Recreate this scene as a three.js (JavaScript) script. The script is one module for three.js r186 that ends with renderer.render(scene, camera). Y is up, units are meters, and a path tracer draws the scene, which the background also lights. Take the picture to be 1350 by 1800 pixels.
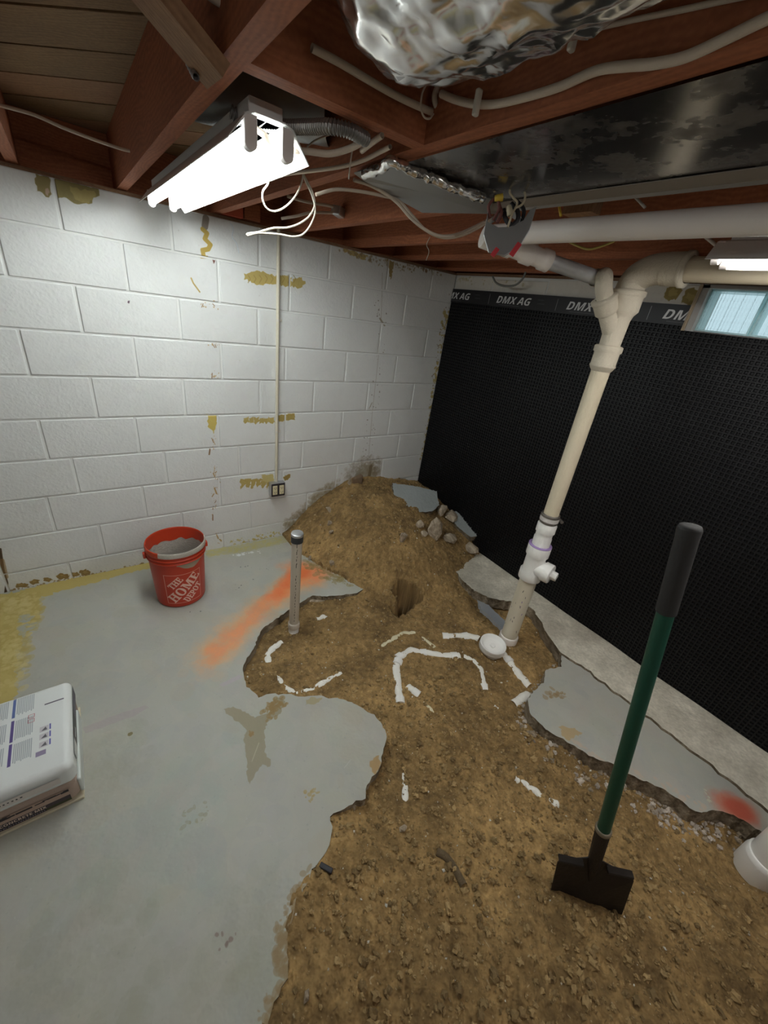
import * as THREE from 'three';
import { RoundedBoxGeometry } from 'three/addons/geometries/RoundedBoxGeometry.js';
import { ConvexGeometry } from 'three/addons/geometries/ConvexGeometry.js';
import { mergeGeometries, mergeVertices, toCreasedNormals } from 'three/addons/utils/BufferGeometryUtils.js';
import { ImprovedNoise } from 'three/addons/math/ImprovedNoise.js';
import { RectAreaLightUniformsLib } from 'three/addons/lights/RectAreaLightUniformsLib.js';

// ------------------------------------------------------------------ camera, sky, exposure
const scene = new THREE.Scene();
const renderer = new THREE.WebGLRenderer({ antialias: true });
renderer.toneMapping = THREE.LinearToneMapping;
renderer.toneMappingExposure = 2.45;
renderer.shadowMap.enabled = true;
RectAreaLightUniformsLib.init();
scene.background = new THREE.Color().setRGB(0.28, 0.345, 0.38);

const FOCAL = 692.12, EYE = new THREE.Vector3(-2.352, 1.626, 2.463);
const ROW_X = new THREE.Vector3(0.80989805, 0.13221411, 0.57147579);
const ROW_Y = new THREE.Vector3(-0.16717339, -0.88183258, 0.44093577);
const ROW_Z = new THREE.Vector3(0.5622439, -0.45264857, -0.69209181);
const camera = new THREE.PerspectiveCamera(2 * Math.atan(900 / FOCAL) * 180 / Math.PI, 1350 / 1800, 0.02, 60);
camera.position.copy(EYE);
camera.quaternion.setFromRotationMatrix(new THREE.Matrix4().makeBasis(ROW_X.clone(), ROW_Y.clone().negate(), ROW_Z.clone().negate()));
scene.add(camera);

const TUBE_LIGHT_MAIN = 32.5, TUBE_LIGHT_SIDE = 25, TUBE_LIGHT_BACK = 18;      // radiance of the two shop lights
const TUBE_COLOUR = new THREE.Color().setRGB(0.93, 1.0, 0.985), TUBE_COLOUR_SIDE = new THREE.Color().setRGB(1.0, 0.975, 0.93);

// ------------------------------------------------------------------ helpers
let seed = 12345;
const rnd = () => { seed = (seed * 1664525 + 1013904223) >>> 0; return seed / 4294967296; };
const rr = (a, b) => a + (b - a) * rnd();
const perlin = new ImprovedNoise();
const n3 = (x, y, z) => perlin.noise(x + 31.7, y + 17.3, z + 5.1);
const fbm = (x, y, z, oct = 4) => { let s = 0, a = 1, t = 0; for (let i = 0; i < oct; i++) { s += a * n3(x, y, z); t += a; a *= 0.5; x = x * 2.03 + 7.1; y = y * 2.03 + 3.7; z = z * 2.03 + 1.9; } return s / t; };
const clamp = (v, a, b) => Math.min(b, Math.max(a, v));
const sstep = (a, b, v) => { const t = clamp((v - a) / (b - a), 0, 1); return t * t * (3 - 2 * t); };
const V = (x, y, z) => new THREE.Vector3(x, y, z);

// photo pixel -> point on a plane of the room (x = , y = or z = )
function at(u, v, on) {
  const a = (u - 675) / FOCAL, b = (v - 900) / FOCAL;
  const d = ROW_X.clone().multiplyScalar(a).addScaledVector(ROW_Y, b).add(ROW_Z);
  const k = 'xyz'.split('').find((c) => on[c] !== undefined);
  const t = (on[k] - EYE[k]) / d[k];
  return EYE.clone().addScaledVector(d, t);
}

const used = {};
function numbered(name) { used[name] = (used[name] ?? -1) + 1; return used[name] ? name + '_' + String(used[name]).padStart(3, '0') : name; }
function tag(o, label, category, group) { o.userData.label = label; o.userData.category = category; if (group) o.userData.group = group; return o; }
function mesh(name, geo, mat, parent) {
  const m = new THREE.Mesh(geo, mat); m.castShadow = m.receiveShadow = true;
  m.name = parent ? name : numbered(name); (parent ?? scene).add(m); return m;
}
function thing(name, label, category, pos = [0, 0, 0], group) {
  const g = new THREE.Group(); g.name = numbered(name); g.position.set(...pos); scene.add(g); return tag(g, label, category, group);
}
function structure(name) { const g = new THREE.Group(); g.name = name; g.userData.kind = 'structure'; scene.add(g); return g; }

const std = (r, g, b, rough = 0.8, metal = 0, more = {}) => new THREE.MeshStandardMaterial({ color: new THREE.Color().setRGB(r, g, b), roughness: rough, metalness: metal, ...more });

// noise textures -------------------------------------------------------------
function dataTex(w, h, fn, srgb = false) {
  const d = new Uint8Array(w * h * 4);
  for (let j = 0; j < h; j++) for (let i = 0; i < w; i++) {
    const c = fn(i / w, j / h, i, j), k = (j * w + i) * 4;
    if (typeof c === 'number') { d[k] = d[k + 1] = d[k + 2] = clamp(c, 0, 1) * 255; } else for (let q = 0; q < 3; q++) d[k + q] = clamp(c[q], 0, 1) * 255;
    d[k + 3] = 255;
  }
  const t = new THREE.DataTexture(d, w, h); t.magFilter = THREE.LinearFilter; t.minFilter = THREE.LinearMipmapLinearFilter; t.generateMipmaps = true;
  t.wrapS = t.wrapT = THREE.RepeatWrapping; if (srgb) t.colorSpace = THREE.SRGBColorSpace; t.needsUpdate = true; return t;
}
// tileable fbm over the unit square
function tileNoise(u, v, f, oct = 4, s = 0) {
  let sum = 0, a = 1, tot = 0;
  for (let o = 0; o < oct; o++) {
    const F = f << o, x = u * F, y = v * F, xi = Math.floor(x), yi = Math.floor(y), fx = x - xi, fy = y - yi;
    const h = (i, j) => { let n = (((i % F) + F) % F) * 374761393 + (((j % F) + F) % F) * 668265263 + (o * 97 + s) * 1442695041; n = (n ^ (n >>> 13)) * 1274126177; n = n ^ (n >>> 16); return (n >>> 0) / 4294967295; };
    const sx = fx * fx * (3 - 2 * fx), sy = fy * fy * (3 - 2 * fy);
    sum += a * ((h(xi, yi) * (1 - sx) + h(xi + 1, yi) * sx) * (1 - sy) + (h(xi, yi + 1) * (1 - sx) + h(xi + 1, yi + 1) * sx) * sy);
    tot += a; a *= 0.55;
  }
  return sum / tot;
}
const lerp3 = (a, b, t) => [a[0] + (b[0] - a[0]) * t, a[1] + (b[1] - a[1]) * t, a[2] + (b[2] - a[2]) * t];
const TEX_FINE = dataTex(256, 256, (u, v) => tileNoise(u, v, 16, 4, 3));
TEX_FINE.repeat.set(4, 4);

// wood: grain along u, one tile = 1.2 m x 0.3 m
function woodTex(dark, light, s) {
  return dataTex(512, 128, (u, v) => {
    const g = tileNoise(u, v, 4, 3, s), w = tileNoise(u, v + 0.15 * g, 8, 2, s + 5);
    const line = 0.5 + 0.5 * Math.sin((v * 26 + 5 * g + 2 * w) * Math.PI * 2), fibre = tileNoise((u * 3) % 1, v, 64, 2, s + 9);
    return lerp3(dark, light, clamp(0.22 * line + 0.4 * g + 0.38 * fibre, 0, 1));
  }, true);
}
const WOOD_RED = woodTex([0.52, 0.305, 0.205], [0.81, 0.51, 0.345], 1), WOOD_TAN = woodTex([0.48, 0.36, 0.26], [0.74, 0.58, 0.44], 2), WOOD_OLD = woodTex([0.42, 0.34, 0.25], [0.68, 0.56, 0.41], 4);
const M = {
  woodRed: new THREE.MeshStandardMaterial({ map: WOOD_RED, roughness: 0.78 }),
  woodTan: new THREE.MeshStandardMaterial({ map: WOOD_TAN, roughness: 0.8 }),
  woodOld: new THREE.MeshStandardMaterial({ map: WOOD_OLD, roughness: 0.85 }),
  pvcWhite: std(0.9, 0.89, 0.86, 0.35),
  pvcPaint: std(0.88, 0.82, 0.77, 0.5),
  cream: std(0.66, 0.58, 0.43, 0.55, 0, { bumpMap: TEX_FINE, bumpScale: 0.0006 }),
  castPaint: std(0.60, 0.54, 0.43, 0.7, 0, { bumpMap: TEX_FINE, bumpScale: 0.0012 }),
  galv: std(0.55, 0.56, 0.57, 0.38, 0.85),
  steelDark: std(0.22, 0.2, 0.18, 0.5, 0.7),
  black: std(0.02, 0.02, 0.022, 0.5),
  cable: std(0.66, 0.56, 0.46, 0.55),
  cableThin: std(0.58, 0.53, 0.44, 0.5),
  yellow: std(0.75, 0.52, 0.06, 0.5),
  red: std(0.55, 0.04, 0.05, 0.5),
};

// box with uv in metres, grain (u) along its longest side
function boxGeo(w, h, d, ox = 0, oy = 0, tile = [1.2, 0.3]) {
  const g = new THREE.BoxGeometry(w, h, d), p = g.attributes.position, n = g.attributes.normal, uv = g.attributes.uv, s = [w, h, d], L = s.indexOf(Math.max(...s));
  for (let i = 0; i < p.count; i++) {
    const P = [p.getX(i), p.getY(i), p.getZ(i)], N = [n.getX(i), n.getY(i), n.getZ(i)].map(Math.abs), k = N.indexOf(Math.max(...N));
    const rest = [0, 1, 2].filter((q) => q !== k), a = rest.includes(L) ? L : rest[0], b = rest.find((q) => q !== a);
    uv.setXY(i, P[a] / tile[0] + ox, P[b] / tile[1] + oy + k * 0.37);
  }
  return g;
}
function box(name, x0, x1, y0, y1, z0, z1, mat, parent) {
  const m = mesh(name, boxGeo(x1 - x0, y1 - y0, z1 - z0, rnd(), rnd()), mat, parent);
  m.position.set((x0 + x1) / 2, (y0 + y1) / 2, (z0 + z1) / 2); return m;
}
function cyl(a, b, r0, r1 = r0, seg = 24, caps = true) {
  const d = b.clone().sub(a), g = new THREE.CylinderGeometry(r1, r0, d.length(), seg, 1, !caps);
  g.applyQuaternion(new THREE.Quaternion().setFromUnitVectors(V(0, 1, 0), d.clone().normalize()));
  const m = a.clone().add(b).multiplyScalar(0.5); return g.translate(m.x, m.y, m.z);
}
// lathe profile [[distance along axis, radius]...] standing on a, turned towards b
function turned(a, b, prof, seg = 28) {
  const g = new THREE.LatheGeometry(prof.map(([h, r]) => new THREE.Vector2(r, h)), seg);
  g.applyQuaternion(new THREE.Quaternion().setFromUnitVectors(V(0, 1, 0), b.clone().sub(a).normalize()));
  return g.translate(a.x, a.y, a.z);
}
function tube(pts, r, seg = 0, radial = 8, closed = false) {
  const c = new THREE.CatmullRomCurve3(pts, closed, 'centripetal');
  return new THREE.TubeGeometry(c, seg || Math.max(12, pts.length * 10), r, radial, closed);
}
function merged(list) { return mergeGeometries(list.map((g) => { const q = g.index ? g.toNonIndexed() : g; for (const k of Object.keys(q.attributes)) if (!['position', 'normal', 'uv'].includes(k)) q.deleteAttribute(k); return q; })); }
// canvas that covers a rectangle of metres; draws in photo pixels through a room plane
function painter(w, h, x0, x1, y0, y1, toPlane) {
  const c = document.createElement('canvas'); c.width = w; c.height = h; const g = c.getContext('2d');
  const P = (u, v) => { const q = toPlane(u, v); return [(q[0] - x0) / (x1 - x0) * w, (y1 - q[1]) / (y1 - y0) * h]; };
  const Wd = (x, y) => [(x - x0) / (x1 - x0) * w, (y1 - y) / (y1 - y0) * h];
  const S = w / (x1 - x0);
  function poly(pts, color, rough = 0.006, alpha = 1) {
    const q = pts.map((p) => P(p[0], p[1])); g.fillStyle = color; g.globalAlpha = alpha; g.beginPath();
    for (let i = 0; i < q.length; i++) {
      const a = q[i], b = q[(i + 1) % q.length], L = Math.hypot(b[0] - a[0], b[1] - a[1]), n = Math.max(1, Math.ceil(L / 7));
      for (let k = 0; k < n; k++) { const t = k / n, x = a[0] + (b[0] - a[0]) * t + rr(-1, 1) * rough * S, y = a[1] + (b[1] - a[1]) * t + rr(-1, 1) * rough * S; (i + k) ? g.lineTo(x, y) : g.moveTo(x, y); }
    }
    g.closePath(); g.fill(); g.globalAlpha = 1;
  }
  function stroke(pts, color, width, alpha = 1) {
    g.strokeStyle = color; g.lineWidth = width * S; g.lineCap = g.lineJoin = 'round'; g.globalAlpha = alpha; g.beginPath();
    pts.forEach((p, i) => { const q = P(p[0], p[1]); i ? g.lineTo(q[0], q[1]) : g.moveTo(q[0], q[1]); }); g.stroke(); g.globalAlpha = 1;
  }
  function spots(pts, color, n, spread, r0, r1, alpha = 1) {
    g.fillStyle = color; g.globalAlpha = alpha;
    for (let k = 0; k < n; k++) {
      const i = Math.floor(rnd() * (pts.length - 1)), t = rnd(), A = P(...pts[i]), B = P(...pts[Math.min(i + 1, pts.length - 1)]);
      const x = A[0] + (B[0] - A[0]) * t + rr(-1, 1) * spread * S, y = A[1] + (B[1] - A[1]) * t + rr(-1, 1) * spread * S, r = rr(r0, r1) * S;
      g.beginPath(); g.ellipse(x, y, r, r * rr(0.4, 1), rr(0, 3), 0, 7); g.fill();
    }
    g.globalAlpha = 1;
  }
  function speckle(n, colors, r0, r1, alpha) {
    for (let k = 0; k < n; k++) { g.globalAlpha = alpha * rnd(); g.fillStyle = colors[Math.floor(rnd() * colors.length)]; g.beginPath(); const r = rr(r0, r1) * S; g.ellipse(rnd() * w, rnd() * h, r, r * rr(0.3, 1), rr(0, 3), 0, 7); g.fill(); }
    g.globalAlpha = 1;
  }
  const tex = () => { const t = new THREE.CanvasTexture(c); t.colorSpace = THREE.SRGBColorSpace; t.wrapS = t.wrapT = THREE.MirroredRepeatWrapping; t.anisotropy = 8; return t; };
  return { c, g, P, Wd, S, poly, stroke, spots, speckle, tex };
}

// ------------------------------------------------------------------ walls
const TOP = 1.921, JB = 1.94, JT = 2.14;      // wall top, joist bottoms, joist tops
const ROOM = { x0: -5.4, z1: 6.2 };

// paint and old glue of the white block wall (z = 0)
const wp = painter(2048, 1236, -3.4, 0, 0, 2.052, (u, v) => { const q = at(u, v, { z: 0 }); return [q.x, q.y]; });
{
  const { g, poly, stroke, spots, speckle } = wp;
  g.fillStyle = '#dcdddb'; g.fillRect(0, 0, 2048, 1236);
  speckle(5000, ['#e8e9e7', '#d2d2cf', '#d6d4d2', '#e0e2df'], 0.004, 0.03, 0.18);
  speckle(260, ['#b8b2a6', '#a8a49c', '#c9c0b0'], 0.001, 0.004, 0.5);
  const G1 = '#b6a25f', G2 = '#9a8245', G3 = '#c5b679', BR = '#7d5a35', DK = '#6b5a4c';
  // smears under the joists
  poly([[62, 305], [86, 311], [90, 330], [88, 344], [80, 346], [72, 336], [64, 338]], '#8b7d4e', 0.004); poly([[80, 330], [86, 332], [86, 345], [81, 344]], '#b59a86', 0.003);
  poly([[92, 312], [115, 316], [172, 331], [173, 343], [160, 356], [140, 360], [124, 354], [114, 345], [102, 350], [96, 338]], '#8f8350', 0.004); poly([[125, 330], [165, 336], [168, 348], [150, 357], [130, 352]], '#b3a364', 0.006, 0.8);
  stroke([[362, 384], [360, 398]], '#8d8378', 0.03); stroke([[356, 403], [364, 410], [360, 420], [370, 430], [366, 438], [356, 440], [358, 450]], '#b79c4a', 0.02); stroke([[354, 452], [364, 452]], '#c2a658', 0.012);
  poly([[373, 456], [380, 456], [376, 464]], '#7a5348', 0.002); stroke([[336, 489], [340, 498], [351, 513]], '#b49a5c', 0.007);
  spots([[226, 530], [227, 531]], '#5b4652', 3, 0.003, 0.003, 0.006);
  // the long glued patches by the conduit
  for (const q of [[[430, 481], [444, 476], [462, 478], [480, 484], [490, 485], [490, 500], [470, 499], [452, 500], [440, 494], [430, 491]], [[492, 484], [512, 488], [514, 499], [508, 505], [492, 501]], [[514, 490], [530, 487], [537, 499], [528, 508], [514, 504]]]) poly(q, G1, 0.006);
  for (let i = 0; i < 9; i++) stroke([[436 + i * 10, 484], [440 + i * 10, 490], [436 + i * 10, 497]], G2, 0.004, 0.8);
  for (let i = 0; i < 6; i++) poly([[428 + i * 9, 735], [437 + i * 9, 733], [438 + i * 9, 742], [430 + i * 9, 745]], G1, 0.006);
  poly([[486, 731], [518, 726], [518, 738], [490, 742]], '#b09a58', 0.005);
  for (let i = 0; i < 6; i++) poly([[422 + i * 9, 843], [432 + i * 9, 841], [431 + i * 9, 852], [424 + i * 9, 860]], G1, 0.007); poly([[460, 834], [480, 833], [482, 848], [462, 846]], G3, 0.006); poly([[498, 838], [509, 833], [511, 840], [500, 845]], G2, 0.005);
  // stained vertical joint
  poly([[364, 729], [382, 730], [381, 744], [376, 762], [367, 752]], '#c7b15e', 0.006);
  for (const [x, y] of [[378, 606], [373, 656], [380, 660], [372, 770], [376, 776], [369, 790], [378, 822], [375, 832], [382, 842], [377, 858], [376, 868], [380, 880], [375, 890], [374, 905], [380, 938], [386, 948], [372, 602], [357, 534], [374, 534]]) { stroke([[x, y], [x + rr(-6, 6), y + rr(3, 10)]], rnd() < 0.5 ? BR : '#a8844a', rr(0.003, 0.009), 0.85); spots([[x, y], [x + 4, y + 3]], '#b09060', 4, 0.02, 0.002, 0.005, 0.8); }
  // soaked blobs along the foot of the wall
  for (const [x, y, a, b] of [[38, 1029, 12, 4], [62, 1023, 8, 4.5], [84, 1019, 8, 3], [110, 1013, 10, 5], [130, 1010, 9, 4.5], [150, 1007, 10, 6]]) { poly(Array.from({ length: 12 }, (_, i) => [x + a * Math.cos(i / 1.91), y + b * Math.sin(i / 1.91)]), '#8e7440', 0.006, 0.95); poly(Array.from({ length: 8 }, (_, i) => [x + a * 0.5 * Math.cos(i / 1.27), y - 1 + b * 0.4 * Math.sin(i / 1.27)]), '#a98f5a', 0.005, 0.8); }
  spots([[15, 1040], [170, 1008], [400, 962], [500, 940]], '#8a6f3c', 160, 0.01, 0.002, 0.008, 0.7); spots([[400, 957], [500, 936]], '#c0aa55', 70, 0.03, 0.003, 0.012, 0.55);
  stroke([[0, 965], [5, 1000], [12, 1025], [10, 1042]], '#4d3a26', 0.012); stroke([[3, 985], [10, 1015]], '#8a6a3d', 0.022, 0.6);
  // under the joists at the right
  poly([[600, 432], [622, 440], [648, 452], [640, 456], [618, 450], [604, 440]], '#b9a166', 0.008, 0.9); spots([[600, 436], [690, 468], [780, 480]], '#94805e', 120, 0.02, 0.003, 0.01, 0.6);
  poly([[680, 454], [692, 460], [690, 478], [686, 492], [684, 476]], '#9a8150', 0.006, 0.9); spots([[730, 462], [760, 476]], '#8b6b4a', 30, 0.02, 0.004, 0.012, 0.7);
  spots([[668, 530], [672, 600], [662, 690], [650, 760], [645, 800]], '#6f6257', 80, 0.05, 0.0015, 0.006, 0.7); stroke([[672, 480], [671, 540], [668, 600], [655, 720], [648, 800]], '#a79f95', 0.004, 0.7);
  stroke([[668, 560], [676, 572]], '#8b7d66', 0.012, 0.7); stroke([[654, 708], [649, 718]], '#8b7d66', 0.006, 0.7); 
  spots([[786, 540], [776, 600], [768, 660], [760, 720], [752, 770], [742, 810]], '#b5a265', 130, 0.03, 0.005, 0.018, 0.85); spots([[790, 520], [770, 620], [745, 790]], '#7c6c55', 60, 0.03, 0.002, 0.008, 0.7);
  // soil thrown against the wall round the heap
  spots([[503, 925], [530, 905], [560, 872], [590, 852]], '#8a7a5c', 900, 0.045, 0.002, 0.02, 0.13); spots([[610, 838], [640, 815], [660, 820], [650, 850]], '#86775a', 700, 0.07, 0.002, 0.02, 0.13);
  stroke([[646, 848], [650, 832], [652, 820]], '#5a4730', 0.03, 0.9); poly([[628, 826], [640, 815], [655, 816], [665, 845], [620, 850]], '#8d8064', 0.02, 0.55);
}
const WALL_TEX = wp.tex();
const WALL_BUMP = dataTex(512, 512, (u, v) => 0.55 * tileNoise(u, v, 10, 3, 11) + 0.45 * tileNoise(u, v, 90, 2, 12)); WALL_BUMP.repeat.set(4, 2.4);
const wallMat = new THREE.MeshStandardMaterial({ map: WALL_TEX, roughness: 0.62, bumpMap: WALL_BUMP, bumpScale: 0.0022 });
const paintPlain = std(0.76, 0.76, 0.73, 0.65, 0, { bumpMap: TEX_FINE, bumpScale: 0.001 });

// a block face: front plate with a soft arris, laid in the plane (a, y) at the wall, thickness t
function blockGeo(a0, a1, y0, y1, t = 0.03, r = 0.004, nx = 5, ny = 3) {
  const g = new RoundedBoxGeometry(a1 - a0, y1 - y0, t, 2, r); g.translate((a0 + a1) / 2, (y0 + y1) / 2, -t / 2); return g;
}
const COURSES = [1.916, 1.741, 1.541, 1.342, 1.143, 0.938, 0.734, 0.532, 0.323, 0.113, 0];
const JOINTS = [
  [-3.17, -2.744, -2.317, -1.896, -1.473, -1.05, -0.62, -0.234], [-3.39, -2.963, -2.536, -2.108, -1.689, -1.295, -0.867, -0.44], [-3.17, -2.744, -2.317, -1.895, -1.482, -1.055, -0.621, -0.19],
  [-3.4, -2.97, -2.548, -2.119, -1.696, -1.314, -0.876, -0.447], [-3.17, -2.75, -2.325, -1.909, -1.476, -1.109, -0.67, -0.239], [-3.41, -2.98, -2.562, -2.163, -1.735, -1.306, -0.869, -0.437],
  [-3.3, -2.875, -2.472, -2.046, -1.617, -1.176, -0.742, -0.307], [-3.45, -3.03, -2.613, -2.18, -1.75, -1.317, -0.879, -0.445], [-3.29, -2.875, -2.422, -1.99, -1.556, -1.12, -0.69, -0.26], [-3.45, -2.875, -2.6, -2.18, -1.75, -1.317, -0.88, -0.44]];
const wallLeft = structure('wall_left');
{
  const g = 0.0058;                    // half a joint
  const back = mesh('mortar', new THREE.BoxGeometry(3.45, TOP, 0.2), new THREE.MeshStandardMaterial({ color: new THREE.Color().setRGB(0.74, 0.74, 0.72), roughness: 0.75 }), wallLeft); back.position.set(-1.725, TOP / 2, -0.1065);
  for (let i = 0; i < 10; i++) {
    const xs = [-3.45, ...JOINTS[i].filter((x) => x > -3.44), 0];
    for (let k = 0; k + 1 < xs.length; k++) {
      const proud = rr(-0.0008, 0.0012);
      const geo = blockGeo(xs[k] + g, xs[k + 1] - g, COURSES[i + 1] + (i === 9 ? -0.01 : g * 0.8), COURSES[i] + (i ? -g * 0.8 : 0.004)), p = geo.attributes.position, uv = geo.attributes.uv;
      for (let q = 0; q < p.count; q++) uv.setXY(q, (p.getX(q) + 3.4) / 3.4, p.getY(q) / 2.052);
      geo.translate(0, 0, proud); mesh('block', geo, wallMat, wallLeft);
    }
  }
  const far = mesh('wall_panel', new THREE.BoxGeometry(ROOM.x0 * -1 - 3.45 + 0.2, TOP, 0.2), paintPlain, wallLeft); far.position.set((-3.45 + ROOM.x0 - 0.2) / 2, TOP / 2, -0.1);
}
// right wall (x = 0) with the window opening z 1.61 .. 2.52, y 1.725 .. 1.921
const WIN = { z0: 1.612, z1: 2.50, y0: 1.727, y1: 1.915 };
const wallRight = structure('wall_right');
{
  const W = (n, y0, y1, z0, z1) => { const m = mesh(n, new THREE.BoxGeometry(0.2, y1 - y0, z1 - z0), paintPlain, wallRight); m.position.set(0.103, (y0 + y1) / 2, (z0 + z1) / 2); };
  W('wall_panel', -0.15, WIN.y0, -0.2, ROOM.z1 + 0.2); W('wall_panel', WIN.y0, TOP, -0.2, WIN.z0); W('wall_panel', WIN.y0, TOP, WIN.z1, ROOM.z1 + 0.2); W('wall_panel', WIN.y1, TOP, WIN.z0, WIN.z1);
  // the top course shows above the sheet
  const rp = painter(1024, 128, 0, 1.61, 1.74, 1.925, (u, v) => { const q = at(u, v, { x: 0 }); return [q.z, q.y]; });
  rp.g.fillStyle = '#ded9cf'; rp.g.fillRect(0, 0, 1024, 128); rp.speckle(600, ['#efece4', '#cfc8bc', '#d6d0c6'], 0.003, 0.02, 0.3);
  for (const [x, y, a] of [[1183, 514, 1], [1214, 522, 1]]) { rp.poly(Array.from({ length: 14 }, (_, i) => [x + 15 * Math.cos(i / 2.23) + 5 * Math.sin(i / 2.23) * -1, y + 15 * Math.sin(i / 2.23)]), '#9a874c', 0.006); rp.poly(Array.from({ length: 9 }, (_, i) => [x + 8 * Math.cos(i / 1.43), y + 8 * Math.sin(i / 1.43)]), '#b5a163', 0.006, 0.8); }
  rp.spots([[800, 490], [830, 492], [940, 492]], '#b5a678', 40, 0.03, 0.003, 0.012, 0.5);
  const rm = new THREE.MeshStandardMaterial({ map: rp.tex(), roughness: 0.7 });
  const zs = [0, 0.36, 0.79, 1.22, 1.608];
  for (let k = 0; k < 4; k++) {
    const geo = blockGeo(zs[k] + 0.004, zs[k + 1] - 0.004, 1.742, 1.917 - (k === 1 ? 0.012 : 0)), p = geo.attributes.position, uv = geo.attributes.uv;
    for (let q = 0; q < p.count; q++) uv.setXY(q, p.getX(q) / 1.61, (p.getY(q) - 1.74) / 0.185);
    geo.rotateY(-Math.PI / 2); mesh('block', geo, rm, wallRight);
  }
}
for (const [n, sx, sy, sz, x, y, z] of [['wall_back', 5.8, 2.2, 0.2, -2.7, 1.05, ROOM.z1 + 0.1], ['wall_side', 0.2, 2.2, 6.6, ROOM.x0 - 0.1, 1.05, 3.1]]) { const m = mesh(n, new THREE.BoxGeometry(sx, sy, sz), paintPlain); m.position.set(x, y, z); m.userData.kind = 'structure'; }

// ------------------------------------------------------------------ ceiling: deck boards, joists
const ceiling = structure('ceiling');
{
  const deck = mesh('deck', new THREE.BoxGeometry(5.9, 0.05, 6.9), M.woodOld, ceiling); deck.position.set(-2.7, JT + 0.048, 3);
  // diagonal boards
  const clip = (poly, f) => { const out = []; poly.forEach((a, i) => { const b = poly[(i + 1) % poly.length], fa = f(a), fb = f(b); if (fa >= 0) out.push(a); if (fa * fb < 0) { const t = fa / (fa - fb); out.push([a[0] + (b[0] - a[0]) * t, a[1] + (b[1] - a[1]) * t]); } }); return out; };
  const s = Math.SQRT1_2, bw = 0.176;
  for (let k = -14; k < 26; k++) {
    let P = [[-3.5, -0.18], [0.18, -0.18], [0.18, 3.6], [-3.5, 3.6]];                 // region, in x and z
    const lo = k * bw + 0.004, hi = (k + 1) * bw - 0.004, c = (p) => (p[1] - (p[0] + 2.4)) * s; // across the boards
    P = clip(P, (p) => c(p) - lo); if (P.length > 2) P = clip(P, (p) => hi - c(p)); if (P.length < 3) continue;
    const sh = new THREE.Shape(P.map((p) => new THREE.Vector2(p[0], p[1]))), g = new THREE.ExtrudeGeometry(sh, { depth: 0.02, bevelEnabled: false });
    const uv = g.attributes.uv, p = g.attributes.position, o = rnd();
    for (let i = 0; i < p.count; i++) { const x = p.getX(i), z = p.getY(i); uv.setXY(i, (x + z) * s / 1.2 + o, (z - x) * s / 0.3 + o * 3); }
    g.rotateX(Math.PI / 2); g.translate(0, JT + 0.021 + rr(0, 0.002), 0); mesh('board', g, rnd() < 0.3 ? M.woodTan : M.woodOld, ceiling);
  }
  // joists along z
  for (const x of [-5.28, -4.88, -4.47, -4.07, -3.66, -3.26, -2.86, -2.455, -2.094, -1.695, -1.29, -0.89, -0.485, -0.085])
    box('joist', x, x + 0.038, JB, JT, -0.14, ROOM.z1 + 0.1, M.woodRed, ceiling);
  box('header', -2.056, -1.695, JB, JT - 0.004, 1.566, 1.604, M.woodRed, ceiling);
  box('rim_joist', -5.5, 0.2, JB, JT, -0.19, -0.142, M.woodRed, ceiling);
  box('rim_joist', 0.1, 0.14, JB, JT, -0.14, ROOM.z1 + 0.1, M.woodRed, ceiling);
  box('sill_plate', -5.5, 0.2, TOP, JB, -0.19, -0.05, M.woodTan, ceiling); box('sill_plate', 0.03, 0.17, TOP, JB, -0.04, ROOM.z1, M.woodTan, ceiling);
  box('sill_plate', -5.5, 0.2, TOP, JT, ROOM.z1 + 0.1, ROOM.z1 + 0.2, M.woodTan, ceiling); box('sill_plate', ROOM.x0 - 0.2, ROOM.x0 - 0.1, TOP, JT, -0.19, ROOM.z1 + 0.1, M.woodTan, ceiling);
}

// ------------------------------------------------------------------ floor slab with the broken-out trench
const fl = (u, v, y = 0) => { const q = at(u, v, { y }); return [q.x, q.z]; };
const EDGE_LEFT = [[640, 1034], [628, 1043], [600, 1046], [575, 1048], [548, 1047], [530, 1058], [508, 1072], [490, 1085], [470, 1098], [459, 1108], [452, 1125], [443, 1145], [432, 1160], [427, 1175], [431, 1194], [434, 1207], [446, 1217], [455, 1225], [474, 1219], [490, 1220], [511, 1220], [524, 1224], [536, 1225], [550, 1222], [564, 1223], [578, 1228], [592, 1226], [608, 1231], [623, 1237], [640, 1247], [658, 1257], [673, 1274], [680, 1295], [677, 1310], [673, 1324], [668, 1352], [655, 1366], [645, 1380], [643, 1405], [626, 1408], [612, 1416], [598, 1424], [580, 1436], [583, 1461], [577, 1486], [567, 1507], [549, 1529], [545, 1545], [540, 1558], [521, 1575], [515, 1609], [502, 1650], [506, 1702], [505, 1722], [488, 1750], [478, 1775], [470, 1800]].map((p) => fl(...p));
const EDGE_RIGHT = [[1345, 1466], [1318, 1449], [1290, 1433], [1270, 1427], [1252, 1423], [1231, 1428], [1214, 1421], [1200, 1408], [1186, 1400], [1165, 1386], [1145, 1378], [1124, 1369], [1099, 1358], [1075, 1341], [1055, 1337], [1037, 1329], [1009, 1310], [984, 1296], [963, 1285], [945, 1268], [932, 1254], [927, 1230], [941, 1212], [955, 1200], [960, 1177], [986, 1172], [986, 1152]].map((p) => fl(...p));
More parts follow.
